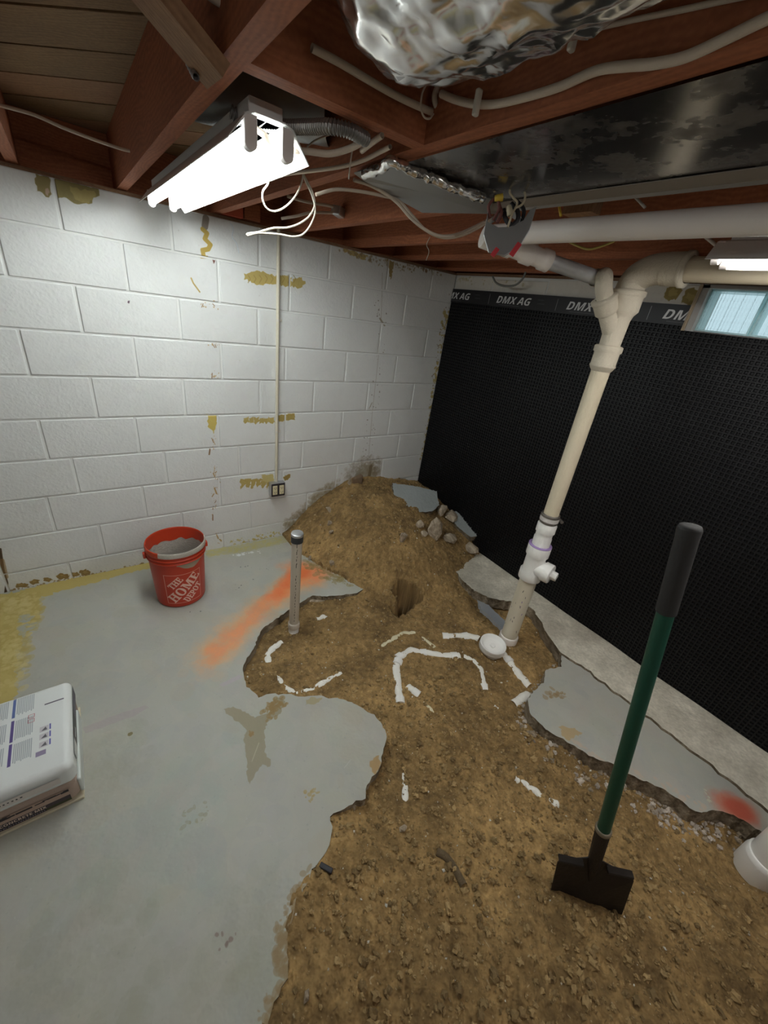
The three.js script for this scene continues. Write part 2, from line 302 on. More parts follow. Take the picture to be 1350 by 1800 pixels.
const rough = (pts, step, amp) => { const out = []; for (let i = 0; i + 1 < pts.length; i++) { const a = pts[i], b = pts[i + 1], L = Math.hypot(b[0] - a[0], b[1] - a[1]), n = Math.max(1, Math.round(L / step)); for (let k = 0; k < n; k++) { const t = k / n, j = (i || k) ? amp : 0; out.push([a[0] + (b[0] - a[0]) * t + rr(-j, j), a[1] + (b[1] - a[1]) * t + rr(-j, j)]); } } out.push(pts[pts.length - 1]); return out; };
const HOLE = rough([[-1.12, 0.72], ...EDGE_LEFT, [-2.3, 2.3], [-2.32, 2.6], [-2.2, 3.1], [-1.9, 3.6], [-1.3, 3.85], [-0.9, 3.5], [-0.62, 3.12], ...EDGE_RIGHT, [-0.30, 1.80], [-0.03, 1.74], [-0.03, 0.6], [-0.7, 0.45], [-1.12, 0.72]], 0.016, 0.004);

const fp = painter(2048, 2048, -3.1, 0, 0, 3.1, (u, v) => fl(u, v));
{
  const { g, poly, stroke, spots, speckle, P } = fp;
  g.fillStyle = '#acaca2'; g.fillRect(0, 0, 2048, 2048);
  speckle(5200, ['#b4b5ad', '#a0a39e', '#aeab9e', '#9ca09e', '#b5b2a5', '#aaa28f'], 0.01, 0.09, 0.2);
  speckle(9000, ['#bbbeb9', '#8a8e8b', '#9c9788'], 0.001, 0.004, 0.4);
  const bareA = '#bba964', bareB = '#b09a55', bareC = '#cbbc80';
  // bare yellowish concrete along the wall and at the left
  poly([[-60, 1060], [15, 1043], [100, 1022], [174, 1007], [270, 985], [275, 997], [225, 1008], [150, 1028], [75, 1048], [70, 1068], [66, 1090], [50, 1110], [32, 1138], [28, 1160], [26, 1200], [28, 1235], [10, 1290], [-60, 1330]], bareA, 0.012);
  spots([[0, 1060], [50, 1060], [20, 1130], [10, 1200]], bareB, 300, 0.07, 0.006, 0.03, 0.35); spots([[0, 1060], [50, 1060], [20, 1130], [10, 1200]], bareC, 260, 0.07, 0.004, 0.02, 0.4);
  spots([[35, 1080], [55, 1110]], '#a4a7a0', 30, 0.03, 0.005, 0.02, 0.6);
  poly([[362, 968], [400, 962], [470, 948], [510, 938], [520, 948], [480, 960], [420, 972], [364, 978]], '#ada67a', 0.01, 0.7); spots([[364, 974], [500, 948]], '#b5a967', 90, 0.04, 0.005, 0.02, 0.4);
  // orange spray paint
  const spray = (pts, w, col, n, a) => { for (let k = 0; k < n; k++) { const i = Math.floor(rnd() * (pts.length - 1)), t = rnd(), A = P(...pts[i]), B = P(...pts[i + 1]), th = rr(0, 7), d = (rnd() + rnd() + rnd()) / 3 * w * fp.S; g.fillStyle = col; g.globalAlpha = a; g.beginPath(); const r = rr(4, 26); g.arc(A[0] + (B[0] - A[0]) * t + Math.cos(th) * d, A[1] + (B[1] - A[1]) * t + Math.sin(th) * d, r, 0, 7); g.fill(); } g.globalAlpha = 1; };
  const line = [[362, 1166], [395, 1130], [430, 1095], [470, 1062], [500, 1040], [520, 1022], [560, 1018]];
  spray(line, 0.17, '#eaa07c', 1100, 0.045); spray(line, 0.09, '#f08a58', 1100, 0.055); spray([[505, 995], [540, 1000], [565, 1012]], 0.1, '#f2875a', 420, 0.06); spray([[480, 1050], [512, 1015], [535, 1005]], 0.07, '#ee6a3a', 420, 0.055);
  spray([[1262, 1412], [1290, 1415], [1318, 1432]], 0.06, '#c8604c', 220, 0.04); spray([[1285, 1418], [1315, 1432]], 0.03, '#c44c36', 140, 0.05);
  // wiped and taped marks
  poly([[145, 1279], [200, 1258], [255, 1240], [262, 1243], [235, 1259], [150, 1289]], '#a8a09e', 0.002, 0.9); poly([[386, 1203], [420, 1186], [428, 1190], [392, 1207]], '#b0a8ac', 0.002, 0.8);
  spots([[227, 1289], [228, 1290]], '#6d6234', 3, 0.004, 0.006, 0.009);
  // wet footprints of mud
  poly([[393, 1245], [410, 1242], [440, 1256], [448, 1262], [476, 1252], [474, 1236], [490, 1226], [500, 1232], [494, 1254], [470, 1270], [464, 1285], [466, 1325], [475, 1335], [474, 1348], [462, 1344], [455, 1350], [448, 1362], [440, 1378], [436, 1375], [432, 1320], [428, 1300], [434, 1282], [415, 1266], [400, 1256]], '#8f866c', 0.004, 0.85);
  spots([[470, 1262], [490, 1232]], '#8b6f3e', 60, 0.03, 0.004, 0.014, 0.6); spots([[434, 1292], [440, 1290]], '#8b6f3e', 10, 0.012, 0.003, 0.008, 0.7);
  poly([[648, 1345], [660, 1330], [668, 1325], [668, 1348], [660, 1360]], '#a08353', 0.006, 0.9); spots([[543, 1398], [555, 1392]], '#a5915c', 16, 0.02, 0.003, 0.01, 0.7);
  poly([[534, 1240], [545, 1226], [565, 1226], [558, 1236]], '#a19468', 0.006, 0.7);
  stroke([[605, 1350], [617, 1335]], '#b9bab4', 0.003, 0.8); stroke([[443, 1338], [455, 1306]], '#b5aa90', 0.003, 0.9);
  for (const [x, y] of [[195, 1330], [350, 1380], [330, 1440], [215, 1480], [420, 1640], [120, 1640], [300, 1550], [390, 1730], [180, 1740]]) spots([[x, y], [x + 25, y - 10]], rnd() < 0.5 ? '#9a9a86' : '#a3a8a4', 40, 0.12, 0.01, 0.05, 0.12);
  spots([[385, 1648], [410, 1645]], '#7a6a62', 8, 0.02, 0.002, 0.008, 0.7); spots([[330, 1435], [360, 1425]], '#8f8a6c', 16, 0.03, 0.003, 0.012, 0.4);
  // white drips by the wall and soil tracked round the heap
  spots([[412, 977], [430, 973], [460, 970]], '#d3d6d4', 26, 0.012, 0.003, 0.012, 0.9); spots([[385, 990], [470, 1000], [330, 1085]], '#55585a', 14, 0.03, 0.002, 0.005, 0.8);
  spots([[540, 985], [575, 1010], [620, 1020], [560, 990]], '#8a7747', 220, 0.06, 0.004, 0.02, 0.4);
  // right slab stains
  spots([[960, 1218], [990, 1222]], '#8f7750', 26, 0.03, 0.005, 0.018, 0.5); poly([[984, 1276], [1010, 1280], [1022, 1288], [1008, 1296], [1000, 1302], [985, 1290]], '#b09a72', 0.006, 0.9);
  spots([[1000, 1300], [1060, 1333], [1180, 1388], [1240, 1424]], '#b8aa98', 60, 0.02, 0.003, 0.014, 0.8); spots([[1240, 1388], [1246, 1408]], '#b9b8a4', 6, 0.008, 0.004, 0.008); spots([[1330, 1395], [1345, 1410]], '#a4a692', 14, 0.03, 0.006, 0.02, 0.7);
  spots(EDGE_LEFT.length ? [[545, 1545], [515, 1609], [500, 1650], [505, 1720], [470, 1800]] : [], '#8d7650', 200, 0.03, 0.003, 0.016, 0.5);
}
const FLOOR_TEX = fp.tex();
const FLOOR_BUMP = dataTex(512, 512, (u, v) => 0.6 * tileNoise(u, v, 12, 3, 21) + 0.4 * tileNoise(u, v, 100, 2, 22)); FLOOR_BUMP.repeat.set(3, 3);
const floorMat = new THREE.MeshStandardMaterial({ map: FLOOR_TEX, roughness: 0.55, bumpMap: FLOOR_BUMP, bumpScale: 0.0015 });
const BROKEN_TEX = dataTex(256, 256, (u, v) => { const n = tileNoise(u, v, 24, 3, 41), d = tileNoise(u, v, 6, 3, 42); return lerp3([0.36, 0.31, 0.24], [0.70, 0.65, 0.57], clamp(n * 0.8 + (d - 0.5) * 0.9 + 0.1, 0, 1)); }, true);
BROKEN_TEX.repeat.set(4, 4);
const brokenMat = new THREE.MeshStandardMaterial({ map: BROKEN_TEX, roughness: 0.95, bumpMap: TEX_FINE, bumpScale: 0.006 });
function flatShape(outer, hole) { const s = new THREE.Shape(outer.map((p) => new THREE.Vector2(p[0], -p[1]))); if (hole) s.holes.push(new THREE.Path(hole.map((p) => new THREE.Vector2(p[0], -p[1])))); return s; }
function slabGeo(shape, top, thick, uvOf) {
  const g = new THREE.ExtrudeGeometry(shape, { depth: thick, bevelEnabled: false }); g.rotateX(-Math.PI / 2); g.translate(0, top - thick, 0);
  const p = g.attributes.position, n = g.attributes.normal, uv = g.attributes.uv;
  for (let i = 0; i < p.count; i++) Math.abs(n.getY(i)) > 0.5 ? uv.setXY(i, ...uvOf(p.getX(i), p.getZ(i))) : uv.setXY(i, (p.getX(i) + p.getZ(i)) * 1.0, p.getY(i) * 1.0);
  return g;
}
const floorUV = (x, z) => [(x + 3.1) / 3.1, z / 3.1];
const floor = structure('floor');
mesh('slab', slabGeo(flatShape([[ROOM.x0 - 0.1, -0.01], [-0.0, -0.01], [-0.0, ROOM.z1 + 0.1], [ROOM.x0 - 0.1, ROOM.z1 + 0.1]], HOLE), 0, 0.1, floorUV), [floorMat, brokenMat], floor);

// bare strip of concrete along the dark wall: the old wall footing, broken back at its end
const STRIP_TEX = dataTex(512, 512, (u, v) => { const n = tileNoise(u, v, 8, 4, 51), f = tileNoise(u, v, 64, 2, 52); return lerp3([0.68, 0.655, 0.59], [0.93, 0.905, 0.84], clamp(n * 0.9 + (f - 0.5) * 0.5 + 0.05, 0, 1)); }, true);
const stripMat = new THREE.MeshStandardMaterial({ map: STRIP_TEX, roughness: 0.9, bumpMap: TEX_FINE, bumpScale: 0.003 });
{
  const edge = rough([[800, 1000], [812, 1018], [835, 1037], [862, 1050], [890, 1055], [915, 1056], [938, 1070], [952, 1092], [962, 1112]].map((p) => fl(p[0], p[1], 0.02)), 0.015, 0.005);
  const inner = rough([[985, 1147], [1030, 1175], [1100, 1231], [1180, 1290], [1250, 1345], [1310, 1392], [1350, 1425]].map((p) => fl(p[0], p[1], 0.012)), 0.03, 0.008);
  const out = [[-0.004, 0.78], [-0.1, 0.8], ...edge, ...inner, [-0.33, 3.2], [-0.33, 6.2], [-0.004, 6.2]];
  mesh('footing_strip', slabGeo(flatShape(out), 0.014, 0.075, (x, z) => [x / 0.7, z / 0.7]), [stripMat, brokenMat], floor);
}

// ------------------------------------------------------------------ soil
{ const m = mesh('subsoil', new THREE.BoxGeometry(6.2, 0.1, 7), std(0.2, 0.14, 0.07, 1)); m.position.set(-2.7, -0.45, 3.1); m.userData.kind = 'structure'; }
function inside(pts, x, z) { let c = false; for (let i = 0, j = pts.length - 1; i < pts.length; j = i++) { const a = pts[i], b = pts[j]; if ((a[1] > z) !== (b[1] > z) && x < (b[0] - a[0]) * (z - a[1]) / (b[1] - a[1]) + a[0]) c = !c; } return c; }
function edgeDist(pts, x, z) { let m = 9; for (let i = 0, j = pts.length - 1; i < pts.length; j = i++) { const a = pts[j], b = pts[i], dx = b[0] - a[0], dz = b[1] - a[1], t = clamp(((x - a[0]) * dx + (z - a[1]) * dz) / (dx * dx + dz * dz + 1e-9), 0, 1), d = Math.hypot(x - a[0] - t * dx, z - a[1] - t * dz); if (d < m) m = d; } return m; }
const LEVELS = [[600, 1100, -0.06], [590, 1058, -0.03], [620, 1050, -0.02], [500, 1140, -0.06], [480, 1190, -0.045], [560, 1200, -0.055], [640, 1170, -0.06], [640, 1230, -0.05], [700, 1170, -0.06], [770, 1200, -0.065], [850, 1200, -0.08], [900, 1190, -0.085], [940, 1170, -0.06], [690, 1290, -0.065], [690, 1350, -0.07], [650, 1420, -0.045], [600, 1470, -0.012], [580, 1540, -0.012], [540, 1620, -0.006], [530, 1720, -0.004], [800, 1320, -0.05], [800, 1500, -0.035], [900, 1650, -0.02], [700, 1700, -0.012], [950, 1330, -0.06], [1050, 1400, -0.07], [1200, 1470, -0.085], [1300, 1500, -0.085], [1200, 1650, -0.04], [1000, 1600, -0.03], [850, 1080, -0.085], [780, 1080, -0.07], [700, 1110, -0.07], [900, 1110, -0.07], [960, 1130, -0.06], [650, 1070, -0.06], [820, 1050, -0.05]]
  .map(([u, v, y]) => { const q = at(u, v, { y }); return [q.x, q.z, y]; });
function soilBase(x, z) {
  let s = 0, w = 0; for (const [a, b, y] of LEVELS) { const d2 = (x - a) ** 2 + (z - b) ** 2 + 0.004, k = 1 / (d2 * d2); s += k * y; w += k; } return s / w;
}
function heap(x, z) {
  const d = Math.hypot((x + 0.70) / (x < -0.70 ? 0.62 : 1.45), (z - 0.03) / 0.97);
  return 0.40 * (1 - Math.pow(d, 1.55)) + 0.03 * fbm(x * 5, 1, z * 5, 3);
}
const PIT = [-0.845, 0.985];
function soilY(x, z, fine = true) {
  let b = soilBase(x, z) + 0.012 * fbm(x * 6, 3, z * 6, 3);
  const hp = heap(x, z); b = Math.max(b, hp) + 0.02 * Math.exp(-(((b - hp) / 0.05) ** 2));
  const a = Math.hypot((x - PIT[0]) / 0.17, (z - PIT[1]) / 0.105) + 0.9 * fbm(x * 9, 6, z * 9, 3); b -= 0.3 * (1 - sstep(0.52, 0.86, a)) + 0.03 * (1 - sstep(0.8, 1.8, a));
  if (fine) {
    const wet = sstep(0.1, 0.4, fbm(x * 2.2 + 4, 8, z * 2.2, 2) + 0.15);          // some ground is trodden smooth
    const near = sstep(1.5, 2.3, z), k = (1 - 0.6 * wet) * (0.8 + 0.7 * near);
    b += k * (0.013 * fbm(x * 18, 2, z * 18, 3) + 0.010 * Math.abs(fbm(x * 42, 5, z * 42, 2)) + 0.006 * fbm(x * 90, 7, z * 90, 2)) + near * (0.024 * fbm(x * 8 + 2, 4, z * 8, 2) + 0.007 * (0.3 - Math.abs(fbm(x * 24, 9, z * 24, 2))));
  }
  return b;
}
// the soil that the buried pipes lie in: the height without the finest crumbs
const SOIL_TEX = dataTex(1024, 1024, (u, v) => {          // one tile = 1.9 m: damp and dry patches, crumbs, pale specks
  const m = tileNoise(u, v, 5, 3, 60), n = tileNoise(u, v, 16, 4, 61), f = tileNoise(u, v, 96, 3, 62), s = tileNoise(u, v, 256, 1, 63);
  let c = lerp3([0.38, 0.30, 0.182], [0.74, 0.605, 0.395], clamp((m - 0.5) * 0.7 + (n - 0.5) * 0.7 + (f - 0.5) * 0.7 + 0.5, 0, 1)); if (s > 0.95) c = lerp3(c, [0.78, 0.73, 0.62], 0.6); if (s < 0.04) c = lerp3(c, [0.24, 0.18, 0.12], 0.5); return c;
}, true);
const SOIL_BUMP = dataTex(512, 512, (u, v) => 0.5 * tileNoise(u, v, 40, 3, 71) + 0.5 * tileNoise(u, v, 110, 2, 72)); SOIL_BUMP.repeat.set(2, 2);
const soilMat = new THREE.MeshStandardMaterial({ map: SOIL_TEX, roughness: 0.97, bumpMap: SOIL_BUMP, bumpScale: 0.014 });
const SX0 = -2.5, SX1 = -0.002, SZ0 = 0.003, SZ1 = 4.0;
const soilAt = (() => {
  const step = 0.009, nx = Math.round((SX1 - SX0) / step), nz = Math.round((SZ1 - SZ0) / step), pos = new Float32Array((nx + 1) * (nz + 1) * 3), uv = new Float32Array((nx + 1) * (nz + 1) * 2), idx = [];
  const H = new Float32Array((nx + 1) * (nz + 1));
  for (let j = 0; j <= nz; j++) for (let i = 0; i <= nx; i++) {
    const x = SX0 + (SX1 - SX0) * i / nx, z = SZ0 + (SZ1 - SZ0) * j / nz, k = j * (nx + 1) + i; let y = soilY(x, z);
    const inHole = inside(HOLE, x, z), hp = heap(x, z);
    if (!inHole && hp < 0.0) {
      const d = edgeDist(HOLE, x, z);
      if (x > -0.33 && z > 0.85 && z < 1.75) y = Math.min(y, -0.02);           // below the broken footing
      else y = Math.min(y, d < 0.05 ? 0.004 - d * 0.25 : -0.11);
      if (d > 0.05) y = Math.min(y, -0.11);
    }
    H[k] = y; pos.set([x, y, z], k * 3); uv.set([x / 1.9, z / 1.9], k * 2);
  }
  for (let j = 0; j < nz; j++) for (let i = 0; i < nx; i++) { const a = j * (nx + 1) + i, b = a + 1, c = a + nx + 1, d = c + 1; idx.push(a, c, b, b, c, d); }
  const g = new THREE.BufferGeometry(); g.setAttribute('position', new THREE.BufferAttribute(pos, 3)); g.setAttribute('uv', new THREE.BufferAttribute(uv, 2)); g.setIndex(idx); g.computeVertexNormals();
  const m = mesh('soil', g, soilMat); m.userData.kind = 'stuff'; tag(m, 'loose brown soil in the dug trench and heaped in the corner', 'soil');
  return (x, z) => { const i = clamp(Math.round((x - SX0) / (SX1 - SX0) * nx), 0, nx), j = clamp(Math.round((z - SZ0) / (SZ1 - SZ0) * nz), 0, nz); return H[j * (nx + 1) + i]; };
})();
function onSoil(u, v) {      // where the line of sight of a photo pixel meets the soil
  const a = at(u, v, { y: 0.6 }), b = at(u, v, { y: -0.25 });
  for (let k = 0; k <= 400; k++) { const q = a.clone().lerp(b, k / 400); if (q.y <= soilAt(q.x, q.z)) return q; }
  return b;
}
{
  // crumbs and pebbles strewn over the soil, far too many to count
  const shapes = [0, 1, 2].map((s) => { const g = new THREE.IcosahedronGeometry(1, 1), p = g.attributes.position; for (let i = 0; i < p.count; i++) { const x = p.getX(i), y = p.getY(i), z = p.getZ(i), k = 1 + 0.9 * n3(x * 1.7 + s * 9, y * 1.7, z * 1.7); p.setXYZ(i, x * k, y * k * 0.85, z * k * 0.9); } g.computeVertexNormals(); return g; });
  const scatter = (name, label, n, pick, size, colours, mat) => {
    const im = new THREE.InstancedMesh(shapes[used.scatter = ((used.scatter ?? 0) + 1) % 3], mat, n), q = new THREE.Quaternion(), m = new THREE.Matrix4(), c = new THREE.Color(); let k = 0, tries = 0;
    while (k < n && tries++ < n * 30) {
      const [x, z] = pick(); if (x < SX0 + 0.02 || x > -0.03 || z < 0.02 || z > 3.9) continue;
      const hp = heap(x, z) > 0.015, inn = inside(HOLE, x, z); if (!hp && !inn) continue;
      const r = size(), y = soilAt(x, z); if (y < -0.2) continue;
      q.setFromEuler(new THREE.Euler(rr(-0.6, 0.6), rr(0, 6.3), rr(-0.6, 0.6))); m.compose(V(x, y + r * 0.12, z), q, V(r * rr(0.8, 1.3), r, r * rr(0.7, 1.1)));
      im.setMatrixAt(k, m); const t = colours[Math.floor(rnd() * colours.length)], f = rr(0.8, 1.2); im.setColorAt(k, c.setRGB(t[0] * f, t[1] * f, t[2] * f)); k++;
    }
    im.count = k; im.name = name; im.castShadow = im.receiveShadow = true; im.userData = { kind: 'stuff', label, category: 'soil' }; scene.add(im);
  };
  const anywhere = () => [rr(SX0, 0), rr(0, 3.9)], nearCam = () => [rr(-2.05, -0.9), rr(1.5, 3.2)];
  const cm = std(1, 1, 1, 0.97);
  const soilC = [[0.33, 0.225, 0.10], [0.28, 0.19, 0.082], [0.37, 0.255, 0.115], [0.24, 0.16, 0.07]];
  scatter('soil_crumbs', 'small brown crumbs of soil strewn over the dug ground', 5200, anywhere, () => 0.0025 + 0.008 * rnd() ** 3, soilC, cm);
  scatter('soil_clods', 'rough brown clods of soil lying in the trench', 2600, nearCam, () => 0.003 + 0.012 * rnd() ** 4, soilC, cm);
  scatter('concrete_grit', 'pale grit and tiny white chips in the soil', 900, anywhere, () => 0.0012 + 0.0035 * rnd() ** 3, [[0.6, 0.56, 0.48], [0.72, 0.7, 0.62], [0.45, 0.4, 0.32]], cm);
  const shelf = () => { const t = rnd(), i = Math.floor(rr(0, EDGE_RIGHT.length - 1)), a = EDGE_RIGHT[i], b = EDGE_RIGHT[i + 1]; return [a[0] + (b[0] - a[0]) * t - 0.11 * rnd() ** 2, a[1] + (b[1] - a[1]) * t + rr(-0.02, 0.03)]; };
  scatter('concrete_crumbs', 'crumbled pale concrete along the broken slab edge', 260, shelf, () => 0.003 + 0.01 * rnd() ** 2, [[0.42, 0.36, 0.3], [0.5, 0.44, 0.38], [0.3, 0.24, 0.17]], cm);
}

// ------------------------------------------------------------------ rubble
const RUBBLE_TEX = dataTex(256, 256, (u, v) => { const n = tileNoise(u, v, 20, 3, 91), d = tileNoise(u, v, 5, 3, 92); return lerp3([0.52, 0.46, 0.38], [0.86, 0.80, 0.72], clamp(n * 0.8 + (d - 0.5) * 0.8 + 0.12, 0, 1)); }, true); RUBBLE_TEX.repeat.set(2, 2);
const rubbleMat = std(0.52, 0.46, 0.38, 0.95, 0, { map: RUBBLE_TEX, bumpMap: TEX_FINE, bumpScale: 0.006 });
rubbleMat.color.setRGB(1, 1, 1);
const slabGrey = std(0.27, 0.29, 0.285, 0.7, 0, { bumpMap: TEX_FINE, bumpScale: 0.002 });
function rockGeo(a, b, c, s) {
  const pts = []; seed = 977 + s * 131; for (let i = 0; i < 15; i++) { const th = rr(0, 6.283), ph = Math.acos(rr(-1, 1)), k = rr(0.82, 1); pts.push(V(a * k * Math.sin(ph) * Math.cos(th), b * k * Math.cos(ph), c * k * Math.sin(ph) * Math.sin(th))); }
  const g = new ConvexGeometry(pts), p = g.attributes.position, uv = new Float32Array(p.count * 2); for (let i = 0; i < p.count; i++) { uv[i * 2] = (p.getX(i) + p.getZ(i) * 0.6) * 2; uv[i * 2 + 1] = (p.getY(i) + p.getZ(i) * 0.5) * 2; } g.setAttribute('uv', new THREE.BufferAttribute(uv, 2)); return g;
}
function rock(u, v, a, b, c, s, label, up = 0.5, rot = [0, 0, 0]) {
  const q = onSoil(u, v + 0), m = mesh('concrete_chunk', rockGeo(a * 1.3, b * 1.3, c * 1.3, s), rubbleMat); m.position.set(q.x, q.y + b * up, q.z); m.rotation.set(...rot); return tag(m, label, 'rubble', 'broken concrete on the soil heap');
}
// a broken piece of floor slab: painted top, raw sides
function shard(u, v, pts, th, rot, lift, label, y) {
  const q = y === undefined ? onSoil(u, v) : at(u, v, { y }), root = thing('slab_shard', label, 'rubble', [q.x, q.y + lift, q.z], 'broken concrete on the soil heap');
  const loop = rough([...pts, pts[0]], 0.014, 0.004).slice(0, -1);
  const g = slabGeo(flatShape(loop), 0, th, (x, z) => [x, z]); const m = mesh('broken_concrete', g, [slabGrey, brokenMat], root); root.rotation.order = 'YXZ'; root.rotation.set(...rot); return root;
}
shard(728, 886, [[-0.18, -0.14], [0.02, -0.13], [0.19, -0.10], [0.20, 0.03], [0.14, 0.09], [0.0, 0.11], [-0.11, 0.06], [-0.17, -0.03]], 0.055, [0.62, -0.5, -0.02], 0.035, 'large grey painted slab shard lying on top of the soil heap');
shard(812, 932, [[-0.06, -0.15], [0.03, -0.13], [0.05, 0.04], [0.04, 0.15], [-0.03, 0.13], [-0.06, 0.02]], 0.06, [0.35, 0.05, 0.3], 0.06, 'long narrow slab shard with grey top leaning by the dark sheet');
rock(762, 942, 0.06, 0.1, 0.05, 1, 'upright pale concrete chunk with one flat grey side', 0.45, [0.1, 0.3, -0.25]);
rock(776, 903, 0.045, 0.045, 0.04, 2, 'pale concrete lump tucked under the large grey slab shard', 0.6);
rock(792, 914, 0.06, 0.04, 0.045, 3, 'blocky pale concrete lump by the foot of the dark sheet', 0.8, [0, 0.4, 0.2]);
rock(738, 926, 0.03, 0.034, 0.03, 4, 'small rounded pale lump beside the upright chunk', 0.6);
rock(746, 940, 0.03, 0.02, 0.025, 5, 'small flat pale lump below the rounded one', 0.5);
rock(827, 969, 0.075, 0.045, 0.055, 6, 'rounded concrete lump capped with soil at the heap foot', 0.5, [0, 0.5, 0]);
rock(708, 950, 0.04, 0.055, 0.026, 7, 'pale triangular stone half way down the soil heap', 0.4, [0.2, 0.2, 0.3]);
rock(790, 948, 0.05, 0.04, 0.05, 21, 'brownish lump wedged between the pale chunk and the long shard', 0.2, [0.1, 0.9, 0]);
rock(577, 898, 0.05, 0.014, 0.03, 8, 'flat whitish flake high on the soil heap', 0.6, [0.5, 0.3, -0.3]);
rock(579, 922, 0.018, 0.024, 0.014, 9, 'small pale chip under the whitish flake', 0.5); rock(582, 938, 0.017, 0.021, 0.013, 10, 'small pinkish chip on the left flank of the heap', 0.5);
rock(583, 992, 0.022, 0.022, 0.016, 11, 'pinkish white stone at the foot of the heap by the spray paint', 0.5); rock(543, 983, 0.016, 0.018, 0.016, 12, 'small white stone on the floor by the capped pipe', 0.7);
{ const m = rock(629, 846, 0.055, 0.05, 0.035, 13, 'reddish brown chunk standing on the crest of the heap', 0.3, [0.1, 0.4, 0.3]); m.material = std(0.22, 0.15, 0.095, 0.95, 0, { bumpMap: TEX_FINE, bumpScale: 0.006 }); rock(615, 850, 0.016, 0.03, 0.016, 14, 'small pale upright stone beside the chunk on the crest', 0.4); }
rock(695, 1170, 0.012, 0.01, 0.012, 15, 'pale pebble in the trench beside the bent white pipe', 0.4); rock(864, 1093, 0.014, 0.012, 0.012, 16, 'pale pebble near the dug pit', 0.4);
rock(709, 1457, 0.016, 0.009, 0.011, 17, 'flat pale stone in the near trench', 0.4); rock(622, 1420, 0.012, 0.009, 0.01, 18, 'tan pebble at the slab edge', 0.4);
rock(975, 1188, 0.02, 0.016, 0.02, 22, 'crumbled pale lump at the tip of the grey slab', 0.3); rock(538, 1752, 0.014, 0.012, 0.01, 23, 'white stone in the soil by the near slab edge', 0.5);
seed = 4242;
{ // pieces broken from the left slab lip and the grey film by the stack
  const m = mesh('slab_lip_stone', rockGeo(0.085, 0.03, 0.035, 19), rubbleMat); const q = at(556, 1056, { y: -0.04 }); m.position.set(q.x, -0.045, q.z); m.rotation.y = -0.5; tag(m, 'rough tan concrete lump under the thin slab tongue', 'rubble');
  const pts = [[838, 1052], [850, 1050], [862, 1070], [878, 1085], [892, 1098], [885, 1112], [872, 1098], [858, 1082], [845, 1072]].map((p) => fl(p[0], p[1], -0.055));
  const f = mesh('grey_sheet_scrap', slabGeo(flatShape(rough([...pts, pts[0]], 0.012, 0.003).slice(0, -1)), -0.045, 0.03, (x, z) => [x, z]), std(0.40, 0.42, 0.45, 0.6)); tag(f, 'pale blue-grey strip lying beside the white drain stack', 'scrap');
}

// ------------------------------------------------------------------ pipes half buried in the soil
const dirtyPvc = new THREE.MeshStandardMaterial({ color: new THREE.Color().setRGB(0.88, 0.86, 0.8), roughness: 0.45, bumpMap: TEX_FINE, bumpScale: 0.0008 });
const dirtyCream = new THREE.MeshStandardMaterial({ color: new THREE.Color().setRGB(0.66, 0.6, 0.42), roughness: 0.6 });
function buried(name, label, pix, r, show, mat = dirtyPvc, collars = []) {
  const root = thing(name, label, 'pipe');
  const pts = []; for (let i = 0; i + 1 < pix.length; i++) for (let k = 0; k < 6; k++) { const t = k / 6; pts.push([pix[i][0] + (pix[i + 1][0] - pix[i][0]) * t, pix[i][1] + (pix[i + 1][1] - pix[i][1]) * t]); } pts.push(pix[pix.length - 1]);
  const w = pts.map(([u, v]) => { const q = onSoil(u, v); return V(q.x, q.y, q.z); });
  const smooth = w.map((q, i) => { let s = 0, n = 0; for (let k = -4; k <= 4; k++) if (w[i + k]) { s += w[i + k].y; n++; } return V(q.x, s / n + show * 0.55 + 0.006 * n3(q.x * 27, 3, q.z * 27) - r, q.z); });
  mesh('pipe', tube(smooth, r, smooth.length * 3, 20), mat, root);
  for (const t of collars) { const k = Math.min(smooth.length - 2, Math.floor(t * (smooth.length - 1))), a = smooth[k], d = smooth[k + 1].clone().sub(a).normalize(); mesh('coupling', cyl(a.clone().addScaledVector(d, -0.018), a.clone().addScaledVector(d, 0.018), r * 1.2, r * 1.2, 24), M.pvcWhite, root); }
  return root;
}
buried('buried_pipe', 'white bent pipe with couplings arching through the trench', [[703, 1230], [699, 1200], [696, 1172], [702, 1153], [722, 1143], [745, 1146], [780, 1152], [808, 1152]], 0.024, 0.017, dirtyPvc, [0.02, 0.36, 0.45, 0.72, 0.97]);
buried('buried_pipe', 'cream pipe curving down from the end of the arch', [[815, 1153], [832, 1160], [845, 1175], [850, 1195], [853, 1212]], 0.022, 0.010, dirtyPvc, [0.95]);
buried('buried_pipe', 'thin dusty pipe showing as a low arch behind the bent pipe', [[670, 1137], [690, 1123], [708, 1112], [728, 1112], [745, 1122], [764, 1138]], 0.02, 0.006, dirtyCream);
buried('buried_pipe', 'short white pipe run leading to the round cleanout cap', [[780, 1118], [800, 1117], [822, 1117], [842, 1122]], 0.026, 0.018, dirtyPvc, [0.1, 0.62]);
buried('buried_pipe', 'white pipe leaving the cleanout cap towards the grey slab', [[884, 1146], [897, 1163], [912, 1183], [932, 1206]], 0.028, 0.016, dirtyPvc, [0.3]);
buried('buried_pipe', 'stub of white pipe vanishing under the grey slab tip', [[903, 1238], [916, 1229], [930, 1220]], 0.03, 0.018, dirtyPvc);
buried('buried_pipe', 'white elbow below the capped standpipe', [[472, 1164], [470, 1152], [477, 1142], [495, 1128]], 0.024, 0.014, dirtyPvc);
buried('buried_pipe', 'thin white pipe sliver bent like a smile near the slab', [[486, 1186], [496, 1202], [508, 1213], [525, 1217], [545, 1212], [570, 1198], [600, 1182]], 0.02, 0.005, dirtyPvc);
